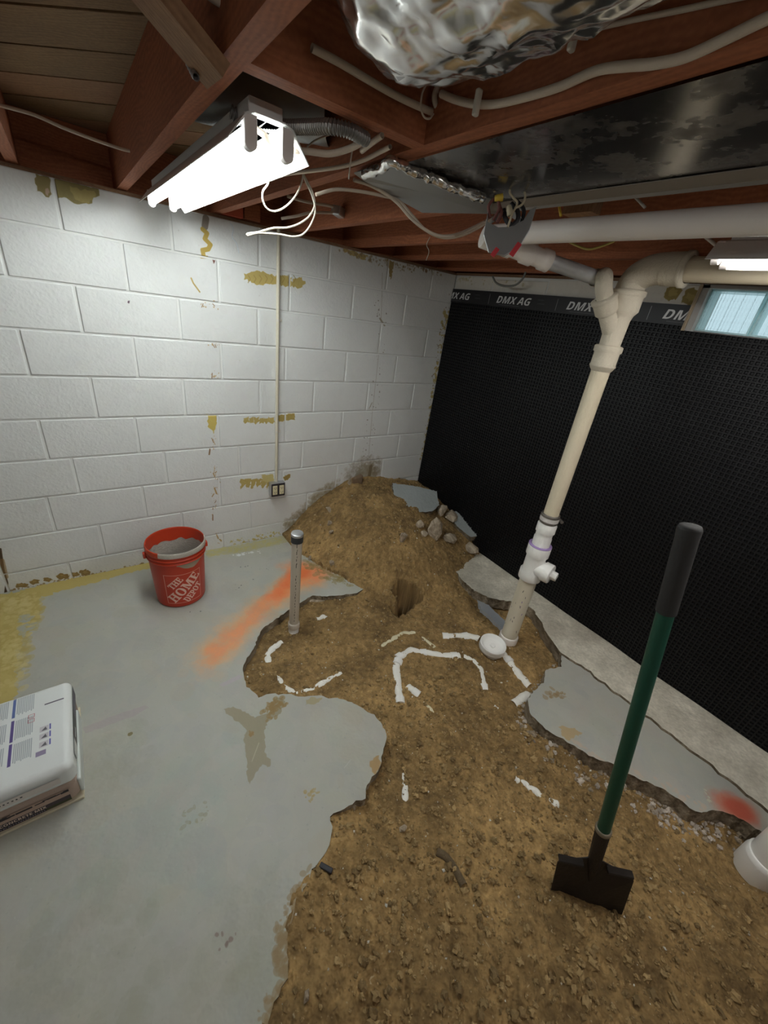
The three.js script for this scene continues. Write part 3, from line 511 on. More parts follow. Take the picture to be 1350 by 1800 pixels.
buried('buried_pipe', 'white pipe end beside the foot of the bent pipe', [[717, 1206], [726, 1212], [736, 1222]], 0.022, 0.013, dirtyPvc, [0.8]);
buried('buried_pipe', 'yellowed pipe sliver in the smooth sand', [[743, 1233], [752, 1242], [762, 1253]], 0.018, 0.005, dirtyCream);
buried('buried_pipe', 'white pipe bits showing between the arch and the slab', [[868, 1240], [878, 1246]], 0.02, 0.008, dirtyPvc);
buried('buried_pipe', 'pale vertical sliver of pipe in the near trench', [[711, 1360], [712, 1385], [712, 1420]], 0.016, 0.009, dirtyPvc);
buried('buried_pipe', 'broken white sliver of pipe in front of the grey slab', [[905, 1365], [930, 1382], [955, 1400], [980, 1414]], 0.016, 0.008, dirtyPvc);
buried('buried_pipe', 'small white pipe fragment below the slab tongue', [[556, 1088], [568, 1082], [573, 1086]], 0.018, 0.011, dirtyPvc);

// capped standpipe
{
  const b = at(516, 1112, { y: -0.07 }), root = thing('standpipe', 'upright cream plastic pipe with a black rubber cap', 'pipe', [b.x, -0.07, b.z]);
  const pc = document.createElement('canvas'); pc.width = 256; pc.height = 1024; const g = pc.getContext('2d'); g.fillStyle = '#cdc4b4'; g.fillRect(0, 0, 256, 1024); g.fillStyle = '#4a4438'; g.save(); g.translate(128, 512); g.rotate(-Math.PI / 2);
  g.font = 'bold 17px sans-serif'; g.textAlign = 'center'; for (let y = -430; y < 440; y += 70) if (Math.abs(y - 150) > 30) { g.fillRect(y, -3, 26 + (y % 3) * 9, 5); g.fillRect(y + 36, 1, 20, 4); } g.restore();
  const t = new THREE.CanvasTexture(pc); t.colorSpace = THREE.SRGBColorSpace;
  const pipe = new THREE.CylinderGeometry(0.0265, 0.0265, 0.59, 28, 1, true); pipe.translate(0, 0.355, 0); pipe.rotateY(-0.4 + Math.PI);
  mesh('pipe', pipe, new THREE.MeshStandardMaterial({ map: t, roughness: 0.45 }), root);
  mesh('coupling', turned(V(0, 0.045, 0), V(0, 1, 0), [[0, 0.0265], [0, 0.032], [0.032, 0.032], [0.036, 0.0265]]), std(0.70, 0.64, 0.56, 0.45), root);
  mesh('elbow', tube([V(0, 0.06, 0), V(0, 0.03, 0), V(-0.008, -0.01, 0.012), V(-0.03, -0.04, 0.03)], 0.029, 20, 18), M.pvcWhite, root);
  const cap = mesh('rubber_cap', turned(V(0, 0.615, 0), V(0, 1, 0), [[0, 0.0265], [0, 0.0305], [0.046, 0.0305], [0.05, 0.028], [0.05, 0.0]]), std(0.045, 0.05, 0.055, 0.5), root);
  mesh('clamp_ring', turned(V(0, 0.65, 0), V(0, 1, 0), [[0, 0.0306], [0, 0.0312], [0.009, 0.0312], [0.016, 0.029], [0.0165, 0.0]]), M.galv, cap);
}
// ------------------------------------------------------------------ drain stack
const SB = V(-0.503, -0.075, 1.566), ST = V(-0.535, 1.86, 1.545);
{
  const root = thing('drain_stack', 'tall cream drain stack with white cleanout fitting rising from the trench', 'pipe');
  const up = ST.clone().sub(SB), L = up.length(), dir = up.clone().normalize(), on = (y) => SB.clone().addScaledVector(up, (y - SB.y) / up.y);
  const lp = painter(256, 512, 0, 1, 0, 2, (u, v) => [u, v]); lp.g.fillStyle = '#dfd7c2'; lp.g.fillRect(0, 0, 256, 512);
  for (let k = 0; k < 46; k++) { lp.g.strokeStyle = k % 5 ? '#4a4640' : '#77589a'; lp.g.lineWidth = rr(1, 3); lp.g.beginPath(); const x = rr(0, 256), y = rr(0, 512); lp.g.moveTo(x, y); lp.g.lineTo(x + rr(-3, 5), y + rr(5, 22)); lp.g.stroke(); }
  lp.g.fillStyle = '#8c6fb0'; lp.g.globalAlpha = 0.7; for (let k = 0; k < 9; k++) lp.g.fillRect(rr(0, 240), rr(480, 500), rr(10, 30), rr(6, 14)); lp.g.globalAlpha = 1;
  mesh('lower_pipe', cyl(SB, on(0.425), 0.047, 0.047, 32), new THREE.MeshStandardMaterial({ map: lp.tex(), roughness: 0.5 }), root);
  mesh('pipe_hub', turned(SB, ST, [[0, 0.047], [0, 0.056], [0.05, 0.056], [0.055, 0.047]]), M.pvcPaint, root);
  // white cleanout tee and reducers
  const tee = mesh('cleanout_tee', turned(on(0.41), ST, [[0, 0.047], [0, 0.061], [0.05, 0.061], [0.056, 0.052], [0.15, 0.052], [0.156, 0.060], [0.215, 0.060], [0.215, 0.046], [0.215, 0.0]]), M.pvcWhite, root);
  const c = on(0.49), side = V(-0.06, -0.02, 1).normalize(); side.set(0.20, 0.0, 0.98).normalize();
  mesh('side_outlet', turned(c, c.clone().add(side), [[0, 0.047], [0.055, 0.047], [0.06, 0.054], [0.1, 0.054], [0.104, 0.05], [0.104, 0]]), M.pvcWhite, tee);
  const pa = c.clone().addScaledVector(side, 0.104); mesh('plug', cyl(pa, pa.clone().addScaledVector(side, 0.03), 0.027, 0.025, 4), M.pvcWhite, tee);
  mesh('cement_ring', turned(on(0.624), ST, [[0, 0.0602], [0.005, 0.0605], [0.006, 0.05], [0.006, 0.04]]), std(0.32, 0.22, 0.45, 0.5), tee);
  mesh('reducer', turned(on(0.62), ST, [[0, 0.046], [0.055, 0.046], [0.058, 0.043], [0.085, 0.043], [0.09, 0.049], [0.135, 0.049], [0.145, 0.041], [0.175, 0.041], [0.175, 0]]), M.pvcWhite, root);
  const cl = mesh('band_clamp', turned(on(0.765), ST, [[0, 0.040], [0, 0.0455], [0.004, 0.047], [0.045, 0.047], [0.05, 0.0455], [0.05, 0.04]]), M.steelDark, root);
  mesh('band_label', turned(on(0.778), ST, [[0, 0.0474], [0.022, 0.0474]]), std(0.6, 0.57, 0.55, 0.45), cl);
  mesh('clamp_screw', cyl(on(0.79).add(V(0.04, 0, 0.03)), on(0.79).add(V(0.02, 0, 0.06)), 0.008), M.steelDark, cl);
  mesh('iron_pipe', turned(on(0.80), ST, [[0, 0.0375], [0.76, 0.0385]]), M.cream, root);
  mesh('iron_hub', turned(on(1.515), ST, [[0, 0.0385], [0.01, 0.046], [0.018, 0.05], [0.022, 0.053], [0.03, 0.05], [0.075, 0.05], [0.08, 0.056], [0.10, 0.056], [0.104, 0.05], [0.105, 0.043]]), M.castPaint, root);
  mesh('wye_fitting', turned(on(1.615), ST, [[0, 0.041], [0.10, 0.044], [0.12, 0.05], [0.135, 0.062], [0.185, 0.062], [0.19, 0.068], [0.205, 0.068], [0.21, 0.058]]), M.castPaint, root);
  const wa = on(1.66), wb = at(1065, 537, { x: -0.60 });
  const branchTop = at(1060, 492, { x: -0.60 });
  const wy = mesh('side_branch', merged([cyl(wa, wb, 0.037, 0.035), turned(wa.clone().lerp(wb, 0.72), wb, [[0, 0.036], [0.012, 0.045], [0.05, 0.045], [0.056, 0.049], [0.068, 0.049], [0.07, 0.03]])]), M.castPaint, root);
  mesh('branch_riser', cyl(wb, branchTop.clone().add(V(0, -0.01, 0)), 0.026, 0.025), M.castPaint, wy);
  // sweep elbow at the top and the run along the joists
  const e0 = on(1.80), e1 = V(e0.x, 1.897, e0.z + 0.085);
  mesh('sweep_elbow', tube([on(1.76), e0, V(e0.x, 1.862, e0.z + 0.012), V(e0.x, 1.889, e0.z + 0.05), e1, V(e0.x, 1.898, e0.z + 0.13)], 0.053, 36, 24), M.castPaint, root);
  mesh('elbow_hub', turned(V(e0.x, 1.897, e0.z + 0.105), V(e0.x, 1.897, 5), [[0, 0.047], [0.005, 0.055], [0.06, 0.055], [0.065, 0.059], [0.08, 0.059], [0.082, 0.043]]), M.castPaint, root);
  mesh('horizontal_run', cyl(V(e0.x, 1.897, e0.z + 0.12), V(e0.x + 0.01, 1.90, 3.6), 0.0405, 0.0405, 24), M.cream, root);
}
// round cleanout cap in the trench
{
  const q = at(867, 1130, { y: -0.02 }), root = thing('cleanout_cap', 'round white cleanout cap set in the soil beside the stack', 'cap', [q.x, -0.105, q.z]); root.rotation.set(0.06, 0, 0.05);
  mesh('body', turned(V(0, 0, 0), V(0, 1, 0), [[0, 0.066], [0.045, 0.066], [0.047, 0.077], [0.062, 0.077], [0.066, 0.074], [0.07, 0.077], [0.085, 0.077], [0.088, 0.074], [0.087, 0.068], [0.072, 0.06], [0.064, 0.045], [0.062, 0.0]], 40), M.pvcWhite, root);
  mesh('centre_boss', new RoundedBoxGeometry(0.024, 0.014, 0.024, 2, 0.004).translate(0, 0.068, 0), M.pvcWhite, root);
}
// thick pipe standing at the right
{
  const b = at(1338, 1525, { y: -0.03 }), root = thing('waste_riser', 'thick white pipe with a hub rising by the red paint mark', 'pipe', [b.x + 0.02, -0.09, b.z]);
  mesh('hub', turned(V(0, 0, 0), V(0, 1, 0), [[0, 0.06], [0.0, 0.068], [0.085, 0.068], [0.09, 0.065], [0.105, 0.064], [0.108, 0.057]], 36), M.pvcWhite, root); mesh('pipe', turned(V(0, 0.09, 0), V(0, 1, 0), [[0, 0.0575], [1.93, 0.0575]], 36), M.pvcWhite, root);
}

// ------------------------------------------------------------------ dimpled drainage sheet on the right wall
{
  const root = thing('dimpled_sheet', 'black dimpled plastic drainage sheet hung over the right wall', 'sheet');
  const sheetMat = new THREE.MeshPhysicalMaterial({ color: new THREE.Color().setRGB(0.005, 0.005, 0.006), roughness: 0.48, specularIntensity: 0.6, flatShading: true });
  const Y0 = 0.012, Y1 = 1.748, Z0 = 0.012, Z1 = 3.32, pitch = 0.0205, ny = Math.floor((Y1 - Y0) / pitch), nz = Math.floor((Z1 - Z0) / pitch), dy = (Y1 - Y0) / ny, dz = (Z1 - Z0) / nz;
  const bulge = (z, y) => 0.006 * n3(z * 2.3, y * 0.5, 2) + 0.004 * n3(z * 5.1, y * 0.8, 9) * sstep(0.4, 1.6, y) - 0.002 * Math.cos(z * 13);
  const X = (z, y) => -0.020 - bulge(z, y) * sstep(0, 0.12, z);
  const pos = [], idx = [];
  for (let j = 0; j < ny; j++) for (let i = 0; i < nz; i++) {
    const z0 = Z0 + i * dz, y0 = Y0 + j * dy, zc = z0 + dz / 2, yc = y0 + dy / 2, b = pos.length / 3;
    if (zc > WIN.z0 - 0.006 && zc < WIN.z1 + 0.01 && yc > WIN.y0) continue;
    for (const [h, d] of [[0.5, 0], [0.34, 0], [0.22, 0.0075]]) for (const [sy, sz] of [[-1, -1], [-1, 1], [1, 1], [1, -1]]) { const z = zc + sz * h * dz, y = yc + sy * h * dy; pos.push(X(z, y) + d, y, z); }
    for (let r = 0; r < 2; r++) for (let k = 0; k < 4; k++) { const a = b + r * 4 + k, c = b + r * 4 + (k + 1) % 4; idx.push(a, c, c + 4, a, c + 4, a + 4); }
    idx.push(b + 8, b + 9, b + 10, b + 8, b + 10, b + 11);
  }
  const g = new THREE.BufferGeometry(); g.setAttribute('position', new THREE.Float32BufferAttribute(pos, 3)); g.setIndex(idx); g.computeVertexNormals();
  mesh('dimple_field', g, sheetMat, root);
  const flat = mesh('plain_end', new THREE.BoxGeometry(0.006, 1.82, 2.7), sheetMat, root); flat.position.set(-0.015, 0.92, 3.32 + 1.35);
  // smooth printed top edge
  const c = document.createElement('canvas'); c.width = 2048; c.height = 112; const k = c.getContext('2d'), S = 2048 / 1.6;
  k.fillStyle = '#17161a'; k.fillRect(0, 0, 2048, 112); k.fillStyle = '#d2d2d2'; k.textBaseline = 'alphabetic';
  for (let n = 0; n < 4; n++) {
    const z = -0.095 + n * 0.525; k.save(); k.translate(z * S, 82); k.font = 'italic bold 84px sans-serif'; const w = k.measureText('DMX AG').width; k.scale(0.275 * S / w, 0.88); k.fillText('DMX AG', 0, 0); k.restore();
    k.globalAlpha = 0.25; k.fillRect((z + 0.03) * S, 92, 0.17 * S, 5); k.fillRect((z + 0.33) * S, 34, 0.04 * S, 4); k.fillRect((z + 0.33) * S, 60, 0.05 * S, 4); k.globalAlpha = 0.7; k.fillRect((z + 0.462) * S, 18, 3, 80); k.globalAlpha = 1;
  }
  const t = new THREE.CanvasTexture(c); t.colorSpace = THREE.SRGBColorSpace; t.anisotropy = 8;
  const band = new THREE.PlaneGeometry(1.6, 0.0875, 60, 2), p = band.attributes.position; for (let i = 0; i < p.count; i++) { const z = p.getX(i) + 0.8 + 0.008, y = 1.7885 + p.getY(i); p.setXYZ(i, -0.0205 - 0.004 * n3(z * 3, 1, 4), y, z); } band.computeVertexNormals();
  mesh('printed_edge', band, new THREE.MeshStandardMaterial({ map: t, roughness: 0.45 }), root);
}

// ------------------------------------------------------------------ glass block window
{
  const root = structure('window_1'); const mort = std(0.55, 0.54, 0.52, 0.85, 0, { bumpMap: TEX_FINE, bumpScale: 0.002 });
  const F = (y0, y1, z0, z1, x0 = -0.028, x1 = 0.13) => { const m = mesh('frame', new THREE.BoxGeometry(x1 - x0, y1 - y0, z1 - z0), mort, root); m.position.set((x0 + x1) / 2, (y0 + y1) / 2, (z0 + z1) / 2); };
  F(WIN.y0, WIN.y1, WIN.z0, WIN.z0 + 0.028); F(WIN.y0, WIN.y1, WIN.z1 - 0.03, WIN.z1); F(WIN.y0, WIN.y0 + 0.006, WIN.z0, WIN.z1, 0.0); F(WIN.y1 - 0.012, WIN.y1, WIN.z0, WIN.z1);
  const RIB = dataTex(256, 256, (u, v) => 0.5 + 0.25 * Math.sin(u * 6.283 * 14) + 0.25 * Math.sin(v * 6.283 * 9) * (0.4 + 0.6 * Math.sin(u * 6.283 * 7) ** 2)); RIB.repeat.set(1, 1);
  const glass = new THREE.MeshPhysicalMaterial({ color: new THREE.Color().setRGB(0.93, 0.98, 0.98), transmission: 1, thickness: 0, roughness: 0.22, bumpMap: RIB, bumpScale: 0.012, ior: 1.5 });
  const rim = new THREE.MeshPhysicalMaterial({ color: new THREE.Color().setRGB(0.75, 0.9, 0.9), transmission: 0.6, thickness: 0, roughness: 0.3 });
  const w = 0.202, y0 = WIN.y0 + 0.007, y1 = WIN.y1 - 0.013;
  for (let k = 0; k < 4; k++) {
    const z0 = WIN.z0 + 0.03 + k * (w + 0.006), h = y1 - y0, b = new THREE.Group(); b.name = 'glass_block'; root.add(b);
    for (const x of [0.008, 0.088]) { const q = new THREE.PlaneGeometry(w - 0.012, h - 0.012, 24, 24), p = q.attributes.position; for (let i = 0; i < p.count; i++) p.setZ(i, 0.0025 * Math.cos(p.getX(i) * 160) * (x < 0.05 ? 1 : 0) + 0.0025 * Math.cos(p.getY(i) * 160) * (x < 0.05 ? 0.4 : 1)); q.computeVertexNormals(); q.rotateY(-Math.PI / 2); q.translate(x, (y0 + y1) / 2, z0 + w / 2); mesh('pane', q, glass, b); }
    const e = new THREE.Shape([[0, 0], [w, 0], [w, h], [0, h]].map((a) => new THREE.Vector2(...a))); e.holes.push(new THREE.Path([[0.006, 0.006], [0.006, h - 0.006], [w - 0.006, h - 0.006], [w - 0.006, 0.006]].map((a) => new THREE.Vector2(...a))));
    const eg = new THREE.ExtrudeGeometry(e, { depth: 0.09, bevelEnabled: false }); eg.rotateY(-Math.PI / 2); eg.translate(0.094, y0, z0); mesh('edge', eg, rim, b);
  }
  const chip = mesh('chipped_jamb', boxGeo(0.012, 0.19, 0.014), std(0.42, 0.34, 0.24, 0.9, 0, { bumpMap: TEX_FINE, bumpScale: 0.004 }), root); chip.position.set(-0.026, WIN.y0 + 0.094, WIN.z0 - 0.006);
}

// ------------------------------------------------------------------ conduit and socket box on the white wall
{
  const x = -1.371, root = thing('conduit', 'thin cream conduit running down the white block wall', 'conduit', [x, 0.46, 0.0]);
  mesh('tube', cyl(V(0, 0, 0.014), V(0, 1.47, 0.014), 0.0095, 0.0095, 16), std(0.68, 0.63, 0.5, 0.5), root);
  for (const y of [1.03, 0.36]) { const s = mesh('strap', new RoundedBoxGeometry(0.034, 0.014, 0.006, 2, 0.002).translate(0.012, y, 0.006), std(0.66, 0.62, 0.54, 0.5), root); mesh('strap_bridge', turned(V(0, y - 0.007, 0.014), V(0, 9, 0.014), [[0, 0.0098], [0, 0.0112], [0.014, 0.0112], [0.014, 0.0098]]), s.material, s); }
  const o = thing('socket_box', 'square metal socket box with two cream double outlets', 'outlet', [x + 0.002, 0.357, 0.0]);
  mesh('box', new RoundedBoxGeometry(0.105, 0.104, 0.045, 2, 0.006).translate(0, 0.052, 0.0235), M.galv, o);
  mesh('cover', new RoundedBoxGeometry(0.098, 0.098, 0.004, 2, 0.002).translate(0, 0.052, 0.047), std(0.03, 0.026, 0.03, 0.4), o);
  for (const s of [-0.024, 0.024]) { const r = mesh('outlet', new RoundedBoxGeometry(0.033, 0.068, 0.006, 3, 0.003).translate(s, 0.052, 0.050), std(0.72, 0.64, 0.42, 0.4), o); const slots = []; for (const y of [0.036, 0.068]) { for (const q of [-0.006, 0.006]) slots.push(new THREE.BoxGeometry(0.0025, 0.009, 0.002).translate(s + q, y + 0.002, 0.0533)); slots.push(new THREE.CylinderGeometry(0.0025, 0.0025, 0.002, 10).rotateX(Math.PI / 2).translate(s, y - 0.008, 0.0533)); } mesh('slots', merged(slots), M.black, r); }
}

// ------------------------------------------------------------------ bucket
{
  const C = [-2.093, 0, 0.395], root = thing('bucket', 'orange plastic bucket crusted with dried grey mortar on its rim', 'bucket', C); root.rotation.y = Math.atan2(EYE.x - C[0], EYE.z - C[2]) + 0.12;
  const w = 2048, h = 700, c = document.createElement('canvas'); c.width = w; c.height = h; const g = c.getContext('2d'), R = 0.137, S = w / (2 * Math.PI * R);
  g.fillStyle = '#c23a1e'; g.fillRect(0, 0, w, h); for (let k = 0; k < 500; k++) { g.globalAlpha = 0.12 * rnd(); g.fillStyle = rnd() < 0.5 ? '#a82f1a' : '#d8553a'; g.beginPath(); g.ellipse(rnd() * w, rnd() * h, rr(4, 40), rr(2, 14), 0, 0, 7); g.fill(); } g.globalAlpha = 1;
  // printed emblem, 0.19 m square, centred at the front
  const q = 0.195 * S, cx = w / 2, cy = h * 0.56, ky = h / (0.30 * S);
  g.save(); g.translate(cx, cy); g.scale(1, ky); g.strokeStyle = '#e6b3a4'; g.lineWidth = 6; g.strokeRect(-q / 2, -q / 2, q, q); g.beginPath(); g.rect(-q / 2 - 6, -q / 2 - 6, q + 12, q + 12); g.clip();
  g.rotate(-Math.PI / 4); g.fillStyle = '#e9c4b8'; g.textAlign = 'center'; g.textBaseline = 'middle';
  const word = (t, y, size, width) => { g.save(); g.translate(0, y); g.font = 'bold ' + size + 'px serif'; g.scale(width / g.measureText(t).width, 1); g.fillText(t, 0, 0); g.lineWidth = 5; g.strokeStyle = '#e9c4b8'; g.strokeText(t, 0, 0); g.restore(); };
  word('THE', -q * 0.31, q * 0.26, q * 0.45); word('HOME', 0.0, q * 0.40, q * 1.12); word('DEPOT', q * 0.33, q * 0.30, q * 0.66); g.restore();
  // mortar run below the rim
  g.fillStyle = '#a39a8a'; g.beginPath(); g.moveTo(cx - 60, 0); for (let k = 0; k <= 16; k++) { const t = k / 16; g.lineTo(cx - 60 + t * 420, 24 + 66 * Math.max(0, Math.sin((t - 0.05) * 4.2)) * (t < 0.75 ? 1 : 0.4) + rr(0, 12)); } g.lineTo(cx + 360, 0); g.fill();
  const t = new THREE.CanvasTexture(c); t.colorSpace = THREE.SRGBColorSpace; t.anisotropy = 8;
  const body = new THREE.LatheGeometry([[0.0, 0.002], [0.118, 0.002], [0.124, 0.006], [0.126, 0.012], [0.1395, 0.30]].map((p) => new THREE.Vector2(...p)), 72, Math.PI, Math.PI * 2), bp = body.attributes.position, bu = body.attributes.uv;
  for (let i = 0; i < bp.count; i++) bu.setY(i, clamp(bp.getY(i) / 0.30, 0, 1));
  mesh('body', body, new THREE.MeshStandardMaterial({ map: t, roughness: 0.38 }), root);
  const orange = std(0.60, 0.055, 0.018, 0.38);
  mesh('rim', new THREE.LatheGeometry([[0.1395, 0.298], [0.147, 0.299], [0.148, 0.303], [0.1405, 0.306], [0.141, 0.318], [0.1485, 0.32], [0.149, 0.324], [0.1415, 0.327], [0.142, 0.34], [0.1495, 0.342], [0.15, 0.352], [0.1475, 0.366], [0.146, 0.370], [0.143, 0.370], [0.1415, 0.362]].map((p) => new THREE.Vector2(...p)), 72), orange, root);
  mesh('inner_wall', new THREE.LatheGeometry([[0.1425, 0.369], [0.139, 0.29]].map((p) => new THREE.Vector2(...p)), 72), orange, root);
  // dried mortar inside, with a ragged upper edge
  const ig = new THREE.CylinderGeometry(0.1395, 0.1215, 0.31, 72, 12, true), ip = ig.attributes.position; for (let i = 0; i < ip.count; i++) { const a = Math.atan2(ip.getX(i), ip.getZ(i)), y = ip.getY(i) + 0.155; if (y > 0.28) { const k = y - 0.012 + 0.018 * n3(Math.sin(a) * 4, Math.cos(a) * 4, 3) + 0.02 * Math.cos(a); const r = 0.1215 + 0.0185 * k / 0.31; ip.setXYZ(i, Math.sin(a) * r, k - 0.155, Math.cos(a) * r); } }
  ig.translate(0, 0.17, 0); ig.computeVertexNormals(); const mortar = std(0.42, 0.39, 0.34, 0.95, 0, { bumpMap: TEX_FINE, bumpScale: 0.003 });
  const film = mesh('mortar_lining', merged([ig.scale(0.992, 1, 0.992), new THREE.CircleGeometry(0.121, 48).rotateX(-Math.PI / 2).translate(0, 0.02, 0)]), mortar, root);
  mesh('mortar_on_rim', new THREE.LatheGeometry([[0.142, 0.366], [0.1435, 0.3715], [0.147, 0.3715], [0.1495, 0.366], [0.151, 0.352], [0.1503, 0.345]].map((p) => new THREE.Vector2(...p)), 40, -0.75, 2.3), std(0.55, 0.5, 0.43, 0.9, 0, { bumpMap: TEX_FINE, bumpScale: 0.002 }), root);
  for (const s of [-1, 1]) mesh('handle_ear', new RoundedBoxGeometry(0.014, 0.03, 0.028, 2, 0.004).translate(s * 0.153, 0.312, 0), orange, root);
  const arc = []; for (let k = 0; k <= 24; k++) { const a = Math.PI * k / 24; arc.push(V(0.156 * Math.cos(a), 0.312 - 0.02 * Math.sin(a), -0.157 * Math.sin(a))); } mesh('bail_handle', tube(arc, 0.0022, 60, 8), M.galv, root);
}

// ------------------------------------------------------------------ bags of dry mix
function bagGeo(L, H, W, s) {
  const g = new RoundedBoxGeometry(L, H, W, 7, 0.026), p = g.attributes.position, q = new RoundedBoxGeometry(1, 1, 1, 1, 0.1);
  for (let i = 0; i < p.count; i++) { const x = p.getX(i), y = p.getY(i), z = p.getZ(i); const sag = 0.004 * n3(x * 14 + s, y * 9, z * 14) + 0.0025 * n3(x * 40 + s, y * 30, z * 40); p.setXYZ(i, x * (1 + sag), y + sag * (y > 0 ? 1 : 0.2), z * (1 + sag * 1.4)); }
  g.computeVertexNormals(); return g;
}
{
  // top bag, printed plastic: columns of small print, coloured bars, little pictures
  const c = document.createElement('canvas'); c.width = 1024; c.height = 640; const g = c.getContext('2d');     // 0.60 m x 0.375 m, u along x, v towards the wall
  g.fillStyle = '#dcdfdd'; g.fillRect(0, 0, 1024, 640); const K = 1024 / 0.60;
  const X = (m) => (0.60 - m) * K, Yz = (m) => m * K;              // m from the right edge, m from the wall side
  const block = (r0, r1, z0, z1, col) => { g.fillStyle = col; for (let z = z0; z < z1; z += 0.0042) { g.globalAlpha = 0.8; g.fillRect(X(r1), Yz(z), (r1 - r0) * K * rr(0.86, 1), 0.0022 * K); } g.globalAlpha = 1; };
  const bar = (r0, r1, z0, z1, col) => { g.fillStyle = col; g.fillRect(X(r1), Yz(z0), (r1 - r0) * K, (z1 - z0) * K); };
  // lines of print run along z in the photo: columns are narrow in x
  const col = (r0, r1, z0, z1) => { g.fillStyle = '#8b9499'; for (let r = r0; r < r1; r += 0.0048) { g.globalAlpha = 0.75; g.fillRect(X(r + 0.0026), Yz(z0), 0.0026 * K, (z1 - z0) * K * rr(0.88, 1)); } g.globalAlpha = 1; };
  for (const [z0, z1] of [[0.02, 0.10], [0.12, 0.20], [0.215, 0.29]]) { col(0.105, 0.15, z0, z1); bar(0.155, 0.163, z0 - 0.004, z1 + 0.004, z0 < 0.1 ? '#5a6ba0' : '#5b4c86'); col(0.175, 0.215, z0, z1); col(0.225, 0.262, z0, z1); col(0.27, 0.30, z0 + 0.01, z1); bar(0.306, 0.314, z0, z1, '#53446f'); col(0.325, 0.39, z0, z1); col(0.40, 0.46, z0, z1); col(0.48, 0.56, z0, z1); }
  bar(0.02, 0.075, 0.088, 0.093, '#4a4252'); for (const [r, z] of [[0.062, 0.185], [0.062, 0.215], [0.062, 0.247]]) { g.fillStyle = '#c4c0c4'; g.fillRect(X(r + 0.024), Yz(z), 0.024 * K, 0.022 * K); g.fillStyle = '#5f5a62'; g.beginPath(); g.moveTo(X(r + 0.02), Yz(z + 0.018)); g.lineTo(X(r + 0.008), Yz(z + 0.004)); g.lineTo(X(r + 0.004), Yz(z + 0.018)); g.fill(); bar(r - 0.006, r - 0.002, z - 0.002, z + 0.021, '#5b5aa8'); }
  bar(0.068, 0.094, 0.28, 0.298, '#8f84a0'); for (const z of [0.115, 0.135]) { g.strokeStyle = '#b06a72'; g.lineWidth = 3; g.strokeRect(X(0.118), Yz(z), 0.016 * K, 0.014 * K); }
  const t = new THREE.CanvasTexture(c); t.colorSpace = THREE.SRGBColorSpace; t.anisotropy = 8;
  const film = new THREE.MeshPhysicalMaterial({ map: t, roughness: 0.34, clearcoat: 0.3, clearcoatRoughness: 0.3 });
  const top = thing('mix_bag', 'white printed bag of dry mix on top of the stack', 'bag', [-2.888, 0.105, 1.178]); top.rotation.y = 0.0;
  const bg = bagGeo(0.60, 0.094, 0.378, 3), p = bg.attributes.position, uv = bg.attributes.uv; for (let i = 0; i < p.count; i++) uv.setXY(i, (p.getX(i) + 0.30) / 0.60, 1 - (p.getZ(i) + 0.189) / 0.375);
  mesh('bag', bg.translate(0, 0.047, 0), film, top);
  const endc = document.createElement('canvas'); endc.width = 256; endc.height = 64; const eg = endc.getContext('2d'); eg.fillStyle = '#4d4858'; eg.fillRect(0, 0, 256, 64); eg.fillStyle = '#1d181c'; eg.fillRect(110, 0, 90, 64); eg.fillStyle = '#cfd8d6'; eg.fillRect(150, 26, 36, 14); eg.fillStyle = '#c9cbc9'; eg.fillRect(204, 0, 52, 64);
  const et = new THREE.CanvasTexture(endc); et.colorSpace = THREE.SRGBColorSpace; const ep = new THREE.PlaneGeometry(0.30, 0.052); ep.rotateY(Math.PI / 2); ep.scale(1, 1, -1); ep.index.array.reverse(); ep.computeVertexNormals(); mesh('end_print', ep.translate(0.3025, 0.046, -0.02), new THREE.MeshStandardMaterial({ map: et, roughness: 0.4, side: THREE.DoubleSide }), top);
  const edgec = document.createElement('canvas'); edgec.width = 1024; edgec.height = 64; const kg = edgec.getContext('2d'); kg.fillStyle = '#d5cfc9'; kg.fillRect(0, 0, 1024, 64); kg.fillStyle = '#2c2a2c'; for (let k = 0; k < 26; k++) kg.fillRect(360 + k * 19, 26, rr(7, 13), rr(9, 14));
  const kt = new THREE.CanvasTexture(edgec); kt.colorSpace = THREE.SRGBColorSpace; const fp2 = new THREE.PlaneGeometry(0.53, 0.026); mesh('edge_print', fp2.translate(-0.005, 0.046, 0.1925), new THREE.MeshStandardMaterial({ map: kt, roughness: 0.4 }), top);
  // lower bag: tan paper with a dark band
  const low = thing('mix_bag', 'tan paper bag of concrete mix under the white bag', 'bag', [-2.892, 0.012, 1.172]);
  mesh('bag', bagGeo(0.60, 0.092, 0.385, 8).translate(0, 0.047, 0), std(0.42, 0.32, 0.26, 0.8, 0, { bumpMap: TEX_FINE, bumpScale: 0.001 }), low);
  const bc = document.createElement('canvas'); bc.width = 1024; bc.height = 120; const b = bc.getContext('2d'); b.fillStyle = '#b39a8a'; b.fillRect(0, 0, 1024, 120);
  b.fillStyle = '#2f2a2e'; for (let k = 0; k < 60; k++) b.fillRect(rr(0, 1000), rr(0, 14), rr(20, 90), rr(6, 16)); b.fillStyle = '#453c40'; b.fillRect(0, 58, 1024, 36); b.fillStyle = '#1d1a1e'; b.fillRect(0, 94, 1024, 22);
  b.fillStyle = '#d7c4b4'; b.font = 'bold 32px sans-serif'; b.save(); b.translate(690, 88); b.scale(215 / b.measureText('CONCRETE MIX').width, 1); b.fillText('CONCRETE MIX', 0, 0); b.restore(); b.fillStyle = '#8c8390'; for (let k = 0; k < 22; k++) b.fillRect(680 + k * 11, 101, rr(4, 8), 8); b.fillStyle = '#3b4020'; b.fillRect(900, 94, 124, 22);
